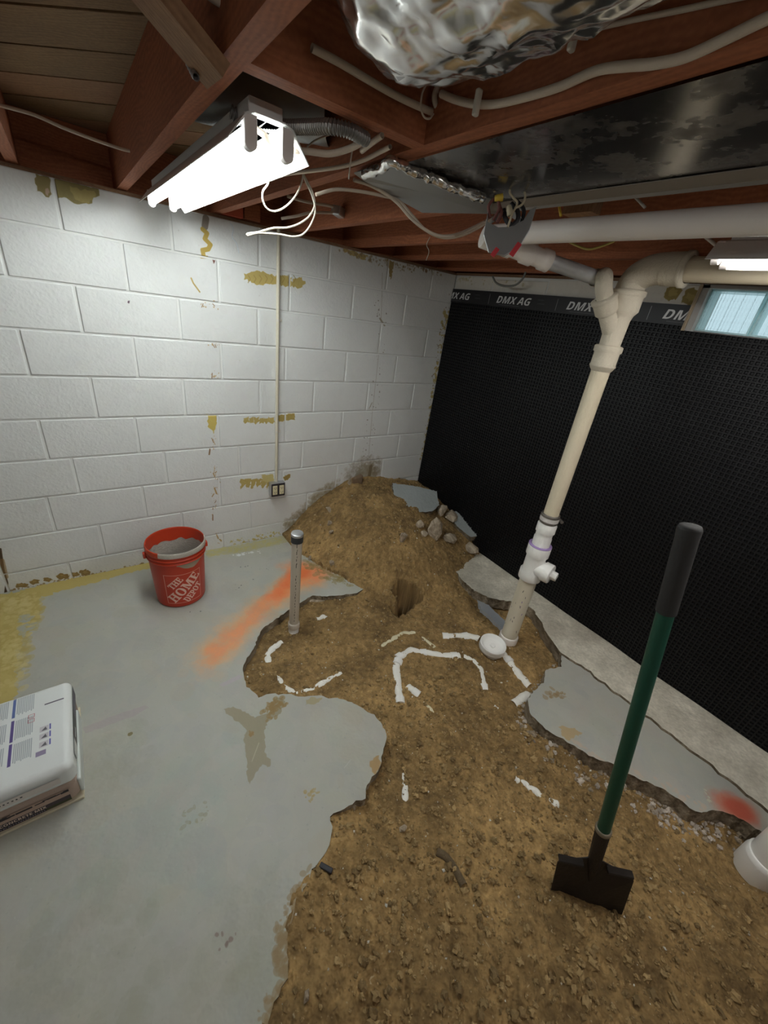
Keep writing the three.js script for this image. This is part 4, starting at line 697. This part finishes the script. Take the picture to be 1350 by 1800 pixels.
  const bt = new THREE.CanvasTexture(bc); bt.colorSpace = THREE.SRGBColorSpace; mesh('printed_band', new THREE.PlaneGeometry(0.545, 0.062).translate(0.0, 0.046, 0.1955), new THREE.MeshStandardMaterial({ map: bt, roughness: 0.6 }), low);
  mesh('torn_wrap', bagGeo(0.012, 0.07, 0.30, 5).translate(0.302, 0.046, 0.03), std(0.62, 0.66, 0.63, 0.3), low);
  const pal = mesh('cardboard_sheet', new RoundedBoxGeometry(0.606, 0.011, 0.395, 2, 0.003), std(0.58, 0.52, 0.38, 0.85)); pal.position.set(-2.892, 0.006, 1.168); tag(pal, 'pale sheet lying under the stacked bags', 'sheet');
}

// ------------------------------------------------------------------ shovel stuck in the soil
{
  const base = V(-1.265, -0.06, 2.503), tip = at(1213, 921, { z: 2.263 }), dir = tip.clone().sub(base), L = dir.length(); dir.normalize();
  const root = thing('shovel', 'green handled square shovel stuck upright in the soil', 'shovel', base.toArray());
  const wide = V(0.66, 0, 0.751), nrm = wide.clone().cross(dir).normalize(), w2 = dir.clone().cross(nrm).normalize();
  root.quaternion.setFromRotationMatrix(new THREE.Matrix4().makeBasis(w2, dir, nrm));
  const rust = std(0.035, 0.027, 0.022, 0.55, 0.35, { bumpMap: TEX_FINE, bumpScale: 0.0015 });
  const s = new THREE.Shape(); s.moveTo(-0.112, -0.10); s.lineTo(0.112, -0.10); s.lineTo(0.112, 0.195); s.lineTo(0.105, 0.21); s.lineTo(0.04, 0.217); s.lineTo(0.0, 0.235); s.lineTo(-0.04, 0.217); s.lineTo(-0.105, 0.21); s.lineTo(-0.112, 0.195); s.closePath();
  const bg = new THREE.ExtrudeGeometry(s, { depth: 0.003, bevelEnabled: false, curveSegments: 4 }); let fine = bg; const p = fine.attributes.position; for (let i = 0; i < p.count; i++) { const x = p.getX(i); p.setZ(i, p.getZ(i) + 1.6 * x * x); } fine.computeVertexNormals();
  const bl = mesh('blade', fine, rust, root); for (const q of [-1, 1]) mesh('step', new RoundedBoxGeometry(0.075, 0.012, 0.022, 2, 0.003).translate(q * 0.072, 0.21, 0.016), rust, bl);
  mesh('socket', turned(V(0, 0.10, 0.004), V(0, 1, 0.004), [[0, 0.006], [0.06, 0.013], [0.10, 0.019], [0.27, 0.0215], [0.272, 0.0]]), rust, root);
  mesh('ferrule', turned(V(0, 0.365, 0.004), V(0, 1, 0.004), [[0, 0.0215], [0.001, 0.0232], [0.012, 0.0232], [0.014, 0.018]]), std(0.32, 0.27, 0.2, 0.5, 0.5), root);
  mesh('handle', turned(V(0, 0.36, 0.004), V(0, 1, 0.004), [[0, 0.0185], [L - 0.36 - 0.22, 0.0185]]), std(0.004, 0.075, 0.045, 0.4), root);
  mesh('grip', turned(V(0, L - 0.225, 0.004), V(0, 9, 0.004), [[0, 0.0185], [0.002, 0.0215], [0.19, 0.0225], [0.215, 0.0235], [0.222, 0.021], [0.225, 0.012], [0.225, 0]]), std(0.028, 0.027, 0.027, 0.75), root);
}

// ------------------------------------------------------------------ fluorescent shop lights
function shopLight(label, x, y, z0, z1, rot, radiance, colour, glow, half = 0.062, bare = false) {
  const root = thing('shop_light', label, 'light', [x, y, (z0 + z1) / 2]); root.rotation.y = rot; const L = z1 - z0, white = std(0.82, 0.83, 0.82, 0.45);
  const hood = [[-half - 0.022, -0.012], [-half + 0.016, 0.034], [-0.03, 0.04], [0.03, 0.04], [half - 0.016, 0.034], [half + 0.022, -0.012], [half + 0.0235, -0.011], [half - 0.014, 0.0365], [0.03, 0.0425], [-0.03, 0.0425], [-half + 0.014, 0.0365], [-half - 0.0235, -0.011]];
  const hg = new THREE.ExtrudeGeometry(new THREE.Shape(hood.map((a) => new THREE.Vector2(...a))), { depth: L, bevelEnabled: false }); hg.translate(0, 0, -L / 2);
  if (!bare) mesh('reflector', hg, white, root); else mesh('batten', new RoundedBoxGeometry(0.1, 0.014, L, 2, 0.003).translate(0, 0.034, 0), white, root); mesh('ballast_box', new RoundedBoxGeometry(0.07, 0.03, L * 0.96, 2, 0.003).translate(0, 0.055, 0), white, root);
  const glowMat = new THREE.MeshStandardMaterial({ color: 0xffffff, emissive: colour, emissiveIntensity: glow, roughness: 0.4 });
  for (const s of [-1, 1]) {
    const t = mesh('tube', turned(V(s * half * 0.62, 0.006, -L / 2 + 0.02), V(s * half * 0.62, 0.006, 9), [[0, 0.0], [0, 0.012], [0.012, 0.0165], [L - 0.052, 0.0165], [L - 0.04, 0.012], [L - 0.04, 0]], 20), glowMat, root);
    for (const e of [-1, 1]) { const k = mesh('socket', new THREE.ExtrudeGeometry((() => { const h = new THREE.Shape(); h.moveTo(-0.011, 0.035); h.lineTo(-0.011, -0.006); h.absarc(0, -0.006, 0.011, Math.PI, Math.PI * 2); h.lineTo(0.011, 0.035); return h; })(), { depth: 0.016, bevelEnabled: true, bevelSize: 0.0015, bevelThickness: 0.0015, bevelSegments: 2 }).translate(s * half * 0.62, 0, e * (L / 2 - 0.012) - 0.008), std(0.85, 0.8, 0.78, 0.5), root); k.scale.z = 1; }
    const light = new THREE.RectAreaLight(colour, radiance, 0.026, L - 0.09); light.position.set(s * (half * 0.62 + 0.012), -0.009, 0); light.rotation.set(-Math.PI / 2, s * (bare ? -1.25 : -0.95), 0); light.name = 'tube_light'; root.add(light);
  }
  return root;
}
shopLight('lit fluorescent shop light hung under the joist by the white wall', -1.968, 1.888, 0.255, 1.46, 0.0, TUBE_LIGHT_MAIN, TUBE_COLOUR, 4.5);
shopLight('lit fluorescent shop light over the glass block window', -0.80, 1.882, 1.90, 3.12, 0.0, TUBE_LIGHT_SIDE, TUBE_COLOUR_SIDE, 3);

{ const l = shopLight('bare twin tube batten light set crosswise under the joists', -2.35, 1.83, 3.3, 4.52, 0, TUBE_LIGHT_BACK, TUBE_COLOUR_SIDE, 3, 0.062, true); l.rotation.y = Math.PI / 2; }

// ------------------------------------------------------------------ pipes under the joists
{
  const end = V(-1.15, 1.898, 1.325), root = thing('vent_pipe', 'pale pipe running level under the joists', 'pipe');
  mesh('pipe', cyl(end.clone().add(V(0, 0, 0.02)), V(-1.105, 1.903, 3.8), 0.0295, 0.0295, 28), M.pvcPaint, root);
  const dir = at(960, 459, { y: 1.862 }).sub(at(882, 432, { y: 1.885 }));
  const a = at(848, 414, { y: 1.905 }), e0 = at(884, 431, { y: 1.888 }), e1 = at(925, 446, { y: 1.876 }), e2 = at(965, 460, { y: 1.866 }), e3 = at(1056, 491, { y: 1.85 });
  const d = e2.clone().sub(a).normalize(), P = (t) => a.clone().addScaledVector(d, t), LL = e2.clone().sub(a).length();
  const tee = mesh('tee', turned(a, e2, [[0, 0.0], [0, 0.024], [0.002, 0.034], [0.004, 0.037], [0.045, 0.037], [0.05, 0.031], [LL * 0.28, 0.031], [LL * 0.3, 0.037], [LL * 0.42, 0.037], [LL * 0.44, 0.0315], [LL * 0.58, 0.0315], [LL * 0.6, 0.037], [LL * 0.74, 0.037], [LL * 0.76, 0.031], [LL * 0.86, 0.031], [LL * 0.88, 0.036], [LL, 0.036], [LL, 0.02]]), M.pvcPaint, root);
  mesh('cap_ring', turned(a.clone().addScaledVector(d, -0.003), e2, [[0, 0.0], [0, 0.017], [0.003, 0.019]]), M.pvcPaint, tee);
  mesh('metal_branch', cyl(P(LL * 0.97), e3, 0.026, 0.026, 24), std(0.62, 0.63, 0.65, 0.42, 0.35), root);
  const corner = at(1062, 487, { y: 1.852 });
  mesh('elbow', tube([e3.clone().lerp(P(LL), 0.12), e3, corner, corner.clone().add(V(0.004, -0.035, 0.01)), at(1065, 535, { x: -0.60 })], 0.031, 30, 20), M.castPaint, root);
}

// ------------------------------------------------------------------ ducts
function crumple(geo, amp, f, s) { const p = geo.attributes.position, n = geo.attributes.normal; for (let i = 0; i < p.count; i++) { const x = p.getX(i), y = p.getY(i), z = p.getZ(i), k = amp * (1 - 2 * Math.abs(n3(x * f + s, y * f, z * f * 0.6))) + amp * 0.6 * n3(x * f * 2.7, y * f * 2.7 + s, z * f * 2); p.setXYZ(i, x + n.getX(i) * k, y + n.getY(i) * k, z + n.getZ(i) * k); } geo.computeVertexNormals(); return geo; }
{
  const foil = std(0.80, 0.79, 0.78, 0.2, 0.95);
  const root = thing('foil_duct', 'crumpled silver foil duct hanging between two joists', 'duct');
  const g = new THREE.TubeGeometry(new THREE.CatmullRomCurve3([V(-1.88, 2.3, 1.76), V(-1.88, 2.16, 1.755), V(-1.88, 2.075, 1.80), V(-1.88, 2.06, 1.92), V(-1.88, 2.06, 2.2), V(-1.875, 2.055, 2.7), V(-1.875, 2.05, 3.6)]), 320, 0.128, 120);
  mesh('foil_sleeve', crumple(crumple(g, 0.010, 11, 3), 0.005, 30, 6), foil, root);
  const ring = new THREE.TorusGeometry(0.132, 0.004, 8, 48); mesh('tie_band', ring.translate(-1.88, 2.06, 1.985), std(0.5, 0.48, 0.45, 0.4, 0.6), root);
  // sheet metal pan closing a joist bay
  const pan = thing('sheet_metal_duct', 'dark sheet metal duct pan closing the bay between joists', 'duct');
  const dust = dataTex(256, 256, (u, v) => { const n = tileNoise(u, v, 5, 4, 81), f = tileNoise(u, v, 40, 2, 82); const k = sstep(0.45, 0.75, n * 0.8 + f * 0.25); return 0.2 + 0.34 * k; }); dust.repeat.set(1, 12);
  const tin = std(0.24, 0.225, 0.215, 1, 0.92, { roughnessMap: dust });
  const pg = new THREE.PlaneGeometry(0.352, 4.7, 14, 120).rotateX(Math.PI / 2), pp = pg.attributes.position; for (let i = 0; i < pp.count; i++) pp.setY(i, pp.getY(i) + 0.0015 * n3(pp.getX(i) * 6, 1, pp.getZ(i) * 1.6)); pg.computeVertexNormals(); pg.translate(-1.482, 1.9355, 1.42 + 2.35);
  mesh('pan_sheet', pg, tin, pan); mesh('side_flange', new THREE.BoxGeometry(0.002, 0.012, 4.7).translate(-1.268, 1.931, 3.77), std(0.36, 0.32, 0.28, 0.6, 0.6), pan);
  mesh('bottom_lip', new THREE.BoxGeometry(0.065, 0.002, 4.7).translate(-1.30, 1.9325, 3.77), std(0.33, 0.29, 0.25, 0.65, 0.5), pan);
  // bright end flap, bent down
  const C = [at(622, 305, { y: 1.928 }), at(690, 281, { y: 1.932 }), at(868, 352, { y: 1.925 }), at(858, 376, { y: 1.915 }), at(742, 374, { y: 1.918 }), at(640, 318, { y: 1.922 })];
  const tri = []; const mid = C.reduce((s, q) => s.add(q), V(0, 0, 0)).multiplyScalar(1 / 6); const pos = []; C.forEach((q, i) => { const r = C[(i + 1) % 6]; pos.push(...mid.toArray(), ...q.toArray(), ...r.toArray()); });
  const fg = new THREE.BufferGeometry(); fg.setAttribute('position', new THREE.Float32BufferAttribute(pos.concat(pos.map((v, i) => v + (i % 3 === 1 ? 0.002 : 0))), 3)); fg.setAttribute('uv', new THREE.Float32BufferAttribute(new Float32Array(pos.length / 3 * 4), 2)); fg.computeVertexNormals();
  mesh('end_flap', fg, std(0.42, 0.43, 0.43, 0.42, 0.75), pan);
  const tape = new THREE.TubeGeometry(new THREE.CatmullRomCurve3([at(640, 305, { y: 1.922 }), at(668, 296, { y: 1.922 }), at(690, 283, { y: 1.924 }), at(712, 294, { y: 1.922 }), at(745, 308, { y: 1.922 }), at(800, 330, { y: 1.92 }), at(850, 348, { y: 1.92 })]), 90, 0.0075, 14);
  tape.scale(1, 1, 1); mesh('foil_tape', crumple(tape, 0.005, 38, 8), foil, pan);
  // small round duct far back in the lamp bay
  const rd = mesh('round_duct', crumple(new THREE.TubeGeometry(new THREE.CatmullRomCurve3([V(-2.04, 2.07, 0.95), V(-1.86, 2.06, 1.08), V(-1.71, 2.06, 1.2)]), 40, 0.06, 28), 0.003, 16, 4), std(0.40, 0.43, 0.45, 0.4, 0.7)); tag(rd, 'short dull grey round duct in the bay beside the lamp', 'duct');
}

// ------------------------------------------------------------------ wood bridging and small timbers
{
    const lo = V(-2.094, 1.922, 1.56), hi = V(-2.405, 2.115, 1.57), d = hi.clone().sub(lo), g = boxGeo(d.length(), 0.022, 0.1); g.applyQuaternion(new THREE.Quaternion().setFromUnitVectors(V(1, 0, 0), d.clone().normalize())); g.translate(...lo.clone().lerp(hi, 0.5).toArray());
  mesh('cross_brace', g, M.woodTan, ceiling);
  box('nailer', -1.655, -1.56, JB, JB + 0.06, -0.04, 0.02, std(0.62, 0.13, 0.07, 0.8), ceiling); box('packing_block', -1.55, -1.47, JB + 0.002, JB + 0.07, -0.05, 0.015, M.woodRed, ceiling);
  box('cleat', -1.03, -0.98, JB + 0.03, JB + 0.16, 1.5, 1.6, M.woodTan, ceiling);
}

// ------------------------------------------------------------------ cables
function cable(name, label, pts, r, mat = M.cable, group = 'loose cables under the joists') { const m = mesh(name, tube(pts, r, pts.length * 14, 8), mat); return tag(m, label, 'cable', group); }
const onX = (x) => ([u, v]) => at(u, v, { x }), onZ = (z) => ([u, v]) => at(u, v, { z }), onY = (y) => ([u, v]) => at(u, v, { y }), h3 = ([u, v, y]) => at(u, v, { y });
cable('joist_cable', 'thick cream cable stapled in waves along the big joist', [[1420, 5], [1350, 32], [1280, 66], [1205, 100], [1150, 112], [1105, 116], [1050, 124], [985, 152], [920, 172], [870, 183], [835, 183], [800, 175], [776, 165]].map(onX(-1.702)), 0.0062);
cable('joist_cable', 'thin cable running above the thick one on the big joist', [[1400, -25], [1300, -5], [1200, 17], [1100, 38], [1010, 60], [930, 88], [870, 112], [800, 140]].map(onX(-1.699)), 0.0032);
cable('header_cable', 'straight cream cable lying across the short header', [[548, 84], [600, 112], [650, 142], [700, 170], [745, 191], [786, 207]].map(onZ(1.615)), 0.0062);
cable('drop_cable', 'cream cable dropping from the foil duct to the header end', [[776, 132], [770, 150], [764, 170], [768, 187], [786, 205]].map(onZ(1.625)), 0.0058);
cable('thin_loop_wire', 'fine wire hanging in a narrow loop below the foil duct', [[752, 125], [750, 145], [742, 165], [740, 190], [746, 206], [756, 208], [762, 200]].map(onZ(1.635)), 0.0018);
for (const [u, v, x, l] of [[843, 183, -1.706, 'small white staple over the thick joist cable'], [1014, 64, -1.702, 'small white staple over the thin joist cable']]) { const q = at(u, v, { x }), m = mesh('cable_staple', new RoundedBoxGeometry(0.012, 0.036, 0.009, 2, 0.003), std(0.72, 0.68, 0.6, 0.5)); m.position.copy(q); m.position.x -= 0.006; tag(m, l, 'staple'); }
cable('stub_cable', 'short cream cable end by the top of the joist', [[365, -14], [385, 0], [420, 16], [448, 27]].map(onY(2.0)), 0.008);
cable('bay_cable', 'pale cable sagging across the bay over the white wall', [[-30, 176], [0, 185], [60, 202], [110, 224], [170, 247], [215, 262], [245, 269]].map(onZ(0.5)), 0.0048);
// armoured flexible conduit
{
  const pts = [[405, 196, 1.945], [425, 208, 1.94], [460, 217, 1.938], [500, 223, 1.935], [545, 223, 1.93], [585, 223, 1.925], [615, 230, 1.925], [645, 246, 1.925]].map(h3), c = new THREE.CatmullRomCurve3(pts), g = new THREE.TubeGeometry(c, 420, 0.0115, 12), p = g.attributes.position, n = g.attributes.normal;
  for (let i = 0; i < p.count; i++) { const k = 0.0016 * Math.sin(Math.floor(i / 13) / 420 * Math.PI * 2 * 52); p.setXYZ(i, p.getX(i) + n.getX(i) * k, p.getY(i) + n.getY(i) * k, p.getZ(i) + n.getZ(i) * k); } g.computeVertexNormals();
  tag(mesh('armoured_conduit', g, std(0.30, 0.29, 0.28, 0.42, 0.7)), 'ribbed grey armoured conduit leaving the shop light', 'conduit');
  const s = [[306, 50], [318, 78], [330, 105], [345, 136]].map(onX(-2.12)), c2 = new THREE.CatmullRomCurve3(s), g2 = new THREE.TubeGeometry(c2, 160, 0.0055, 10), p2 = g2.attributes.position, m2 = g2.attributes.normal; for (let i = 0; i < p2.count; i++) { const k = 0.0016 * Math.sin(Math.floor(i / 11) / 160 * Math.PI * 2 * 13); p2.setXYZ(i, p2.getX(i) + m2.getX(i) * k, p2.getY(i) + m2.getY(i) * k, p2.getZ(i) + m2.getZ(i) * k); } g2.computeVertexNormals();
  tag(mesh('armoured_conduit', g2, std(0.4, 0.38, 0.38, 0.4, 0.7)), 'short ribbed conduit along the joist beside the wood brace', 'conduit');
}
cable('lamp_cable', 'cream cable sagging from the shop light to the header', [[448, 225, 1.92], [465, 238, 1.91], [485, 258, 1.90], [510, 264, 1.90], [540, 266, 1.90], [580, 270, 1.90], [612, 262, 1.91], [640, 248, 1.92]].map(h3), 0.006);
cable('lamp_cable', 'pale cable crossing low behind the shop light', [[447, 325, 1.91], [470, 318, 1.91], [500, 307, 1.912], [550, 300, 1.915], [600, 293, 1.92], [640, 281, 1.925], [670, 266, 1.93], [686, 258, 1.93]].map(h3), 0.0046);
cable('lamp_cable', 'short cable clipped where the conduit meets the joist', [[636, 265, 1.93], [655, 250, 1.93], [672, 238, 1.935]].map(h3), 0.0055);
cable('hanging_loop', 'thin white wire hanging in a small round loop', [[497, 268], [488, 290], [479, 305], [470, 325], [462, 337], [462, 352], [468, 365], [478, 371], [492, 369], [508, 358], [522, 340], [531, 318], [532, 304], [526, 285], [517, 268]].map(onZ(1.22)), 0.0024, M.cableThin);
cable('hanging_loop', 'thin white wire hanging in the longest low loop', [[517, 270], [528, 295], [538, 315], [550, 340], [553, 360], [545, 378], [528, 392], [505, 400], [480, 401], [455, 408], [434, 412], [434, 414], [452, 410], [490, 412], [515, 416], [532, 412], [547, 393], [554, 370], [549, 345], [537, 318], [530, 295], [529, 272]].map(onZ(1.2)), 0.0024, M.cableThin);
cable('hanging_loop', 'fine upright wire behind the round loop', [[512, 268], [514, 250], [513, 236]].map(onZ(1.2)), 0.0018, M.cableThin);
cable('hanging_loop', 'fine slanting wire above the low cable', [[540, 258], [552, 248], [575, 238], [592, 232]].map(onZ(1.3)), 0.0018, M.cableThin);
cable('hanging_loop', 'fine straight wire dropping from the conduit end', [[625, 238], [620, 260], [616, 285], [613, 315]].map(onZ(1.45)), 0.0018, M.cableThin);
cable('box_feed_cable', 'cream cable swagged across to the broken junction box', [[622, 316], [650, 325], [680, 342], [700, 358], [722, 383], [745, 402], [770, 414], [800, 413], [832, 400], [858, 386], [872, 378]].map(onZ(1.30)), 0.0048);
cable('box_feed_cable', 'second cream cable following the swagged one', [[555, 342], [590, 333], [630, 336], [672, 344], [700, 352], [724, 378], [748, 404], [775, 417], [808, 415], [838, 402], [864, 386]].map(onZ(1.285)), 0.0042);
cable('box_feed_cable', 'pale cable entering the small fitting over the wall', [[495, 384], [520, 380], [545, 374], [584, 374]].map(onZ(0.55)), 0.0055);
cable('box_feed_cable', 'upper pale cable entering the small fitting over the wall', [[505, 345], [540, 355], [580, 362], [612, 372]].map(onZ(0.55)), 0.0055);
cable('back_strap', 'dark cable drooping in front of the top of the dark wall', [[866, 486], [872, 497], [888, 503], [908, 500], [920, 488], [924, 478]].map(onX(-0.12)), 0.006, std(0.22, 0.22, 0.2, 0.6));
cable('yellow_wire', 'yellow wire sagging below the level pale pipe', [[998, 424], [1015, 432], [1035, 438], [1060, 432], [1080, 424]].map(onX(-0.92)), 0.0035, std(0.55, 0.45, 0.12, 0.5));
cable('yellow_stub', 'yellow wire stub poking from under the duct', [[983, 361], [984, 370], [986, 380]].map(onX(-1.2)), 0.0035, M.yellow);
cable('pale_stub', 'pale wire stub poking from under the duct', [[1112, 342], [1122, 352], [1134, 365]].map(onX(-1.2)), 0.003, std(0.5, 0.46, 0.4, 0.6));
cable('crooked_wire', 'short crooked wire hanging over the wall top', [[756, 416], [750, 430], [754, 442], [749, 458]].map(onX(-0.9)), 0.0018, M.cableThin);
cable('tie_wire', 'straight bright wire slanting up to the duct', [[1236, 165], [1270, 205], [1310, 255], [1350, 302], [1400, 365]].map(onZ(2.03)), 0.0022, std(0.6, 0.62, 0.62, 0.3, 0.8));
cable('lamp_lead', 'pale lead hanging from the shop light over the window', [[1240, 416], [1250, 424], [1262, 434]].map(onX(-0.85)), 0.0045, std(0.55, 0.52, 0.46, 0.6));
cable('blue_thread', 'loose blue-white thread hanging against the white wall', [[405, 392], [410, 402], [408, 416], [416, 428], [420, 445]].map(onZ(0.06)), 0.0014, std(0.6, 0.68, 0.75, 0.5));

// ------------------------------------------------------------------ broken junction box and a small fitting
{
  const q = at(889, 402, { y: 1.9 }).lerp(EYE, 0.17), root = thing('junction_box', 'broken open grey junction box stuffed with wires', 'junction box', q.toArray()); root.lookAt(EYE.x, q.y + 0.25, EYE.z);
  const s = new THREE.Shape(); [[-0.052, -0.02], [-0.03, -0.058], [0.012, -0.062], [0.045, -0.035], [0.058, 0.002], [0.062, 0.052], [0.05, 0.044], [0.04, 0.02], [0.008, 0.002], [-0.02, -0.002], [-0.05, 0.008], [-0.054, 0.03]].forEach((p, i) => i ? s.lineTo(...p) : s.moveTo(...p));
  mesh('shell', new THREE.ExtrudeGeometry(s, { depth: 0.004, bevelEnabled: true, bevelSize: 0.0015, bevelThickness: 0.002, bevelSegments: 2 }), M.galv, root);
  mesh('side_wall', new THREE.CylinderGeometry(0.05, 0.05, 0.036, 8, 1, true, 1.0, 4.1).rotateX(Math.PI / 2).translate(0, -0.008, -0.018), M.galv, root);
  const w = (pts, r, m, n) => mesh(n, tube(pts.map((p) => V(...p)), r, 30, 7), m, root), brown = std(0.16, 0.05, 0.04, 0.6), blackW = std(0.03, 0.03, 0.035, 0.5), cream = std(0.6, 0.52, 0.36, 0.5);
  w([[-0.01, 0.10, 0], [-0.01, 0.075, 0.01], [0.004, 0.062, 0.012], [0.014, 0.055, 0.01], [0.008, 0.03, 0.012], [0.004, 0.0, 0.01]], 0.0028, cream, 'wire'); w([[0.02, 0.095, 0], [0.03, 0.07, 0.006], [0.026, 0.052, 0.01], [0.01, 0.042, 0.01]], 0.0028, cream, 'wire');
  w([[-0.045, 0.02, 0], [-0.055, 0.045, 0.005], [-0.04, 0.06, 0.01], [-0.028, 0.04, 0.01], [-0.036, 0.015, 0.0]], 0.004, brown, 'wire'); w([[-0.03, 0.05, 0], [-0.02, 0.03, 0.006], [-0.026, 0.01, 0]], 0.005, brown, 'wire');
  w([[0.0, 0.06, -0.01], [0.02, 0.04, 0], [0.024, 0.02, 0.004], [0.01, 0.004, 0]], 0.006, blackW, 'wire'); w([[-0.016, 0.045, -0.01], [-0.004, 0.02, 0], [0.012, 0.008, 0]], 0.006, blackW, 'wire'); w([[0.01, 0.07, -0.015], [0.034, 0.05, -0.01], [0.036, 0.02, -0.005]], 0.005, blackW, 'wire');
  w([[-0.052, 0.088, -0.02], [-0.02, 0.10, -0.02], [0.015, 0.10, -0.02], [0.05, 0.09, -0.02]], 0.0035, cream, 'wire');
  mesh('wire_nut', turned(V(-0.044, 0.058, 0.012), V(0.4, 0.14, 0.05), [[0, 0.0], [0, 0.006], [0.006, 0.0075], [0.02, 0.0085], [0.022, 0]]), M.yellow, root);
  mesh('wire_nut', turned(V(-0.005, 0.045, 0.012), V(0.2, -0.4, 0.05), [[0, 0.0], [0, 0.006], [0.02, 0.0085], [0.022, 0]]), cream, root);
  mesh('red_tag', new RoundedBoxGeometry(0.012, 0.022, 0.003, 2, 0.001).rotateZ(-0.5).translate(-0.014, -0.058, 0.007), M.red, root); mesh('red_tag', new RoundedBoxGeometry(0.013, 0.034, 0.003, 2, 0.001).rotateZ(-0.45).translate(0.036, -0.046, 0.007), M.red, root);
  const f = at(598, 374, { z: 0.55 }), b = mesh('small_fitting', new RoundedBoxGeometry(0.075, 0.035, 0.05, 2, 0.006), M.galv); b.position.copy(f); b.rotation.set(0.1, 0.4, -0.15); tag(b, 'small metal cable fitting hanging over the white wall', 'fitting');
}
// ------------------------------------------------------------------ odds and ends in the trench
{
  let q = onSoil(573, 1527); const s = mesh('black_scrap', new RoundedBoxGeometry(0.016, 0.012, 0.045, 2, 0.003), std(0.02, 0.018, 0.024, 0.5)); s.position.set(q.x, q.y + 0.004, q.z); s.rotation.set(0, 0.6, 0.1); tag(s, 'small black plastic scrap at the slab edge', 'scrap');
  const pts = [[768, 1498], [782, 1506], [795, 1522], [808, 1545], [815, 1558]].map(([u, v]) => { const p = onSoil(u, v); return V(p.x, p.y + 0.002, p.z); });
  tag(mesh('soil_covered_root', tube(pts, 0.013, 30, 12), std(0.19, 0.135, 0.075, 0.95, 0, { bumpMap: TEX_FINE, bumpScale: 0.004 })), 'bent soil covered root in the near trench', 'root');
  q = onSoil(862, 1030);
}
renderer.render(scene, camera);
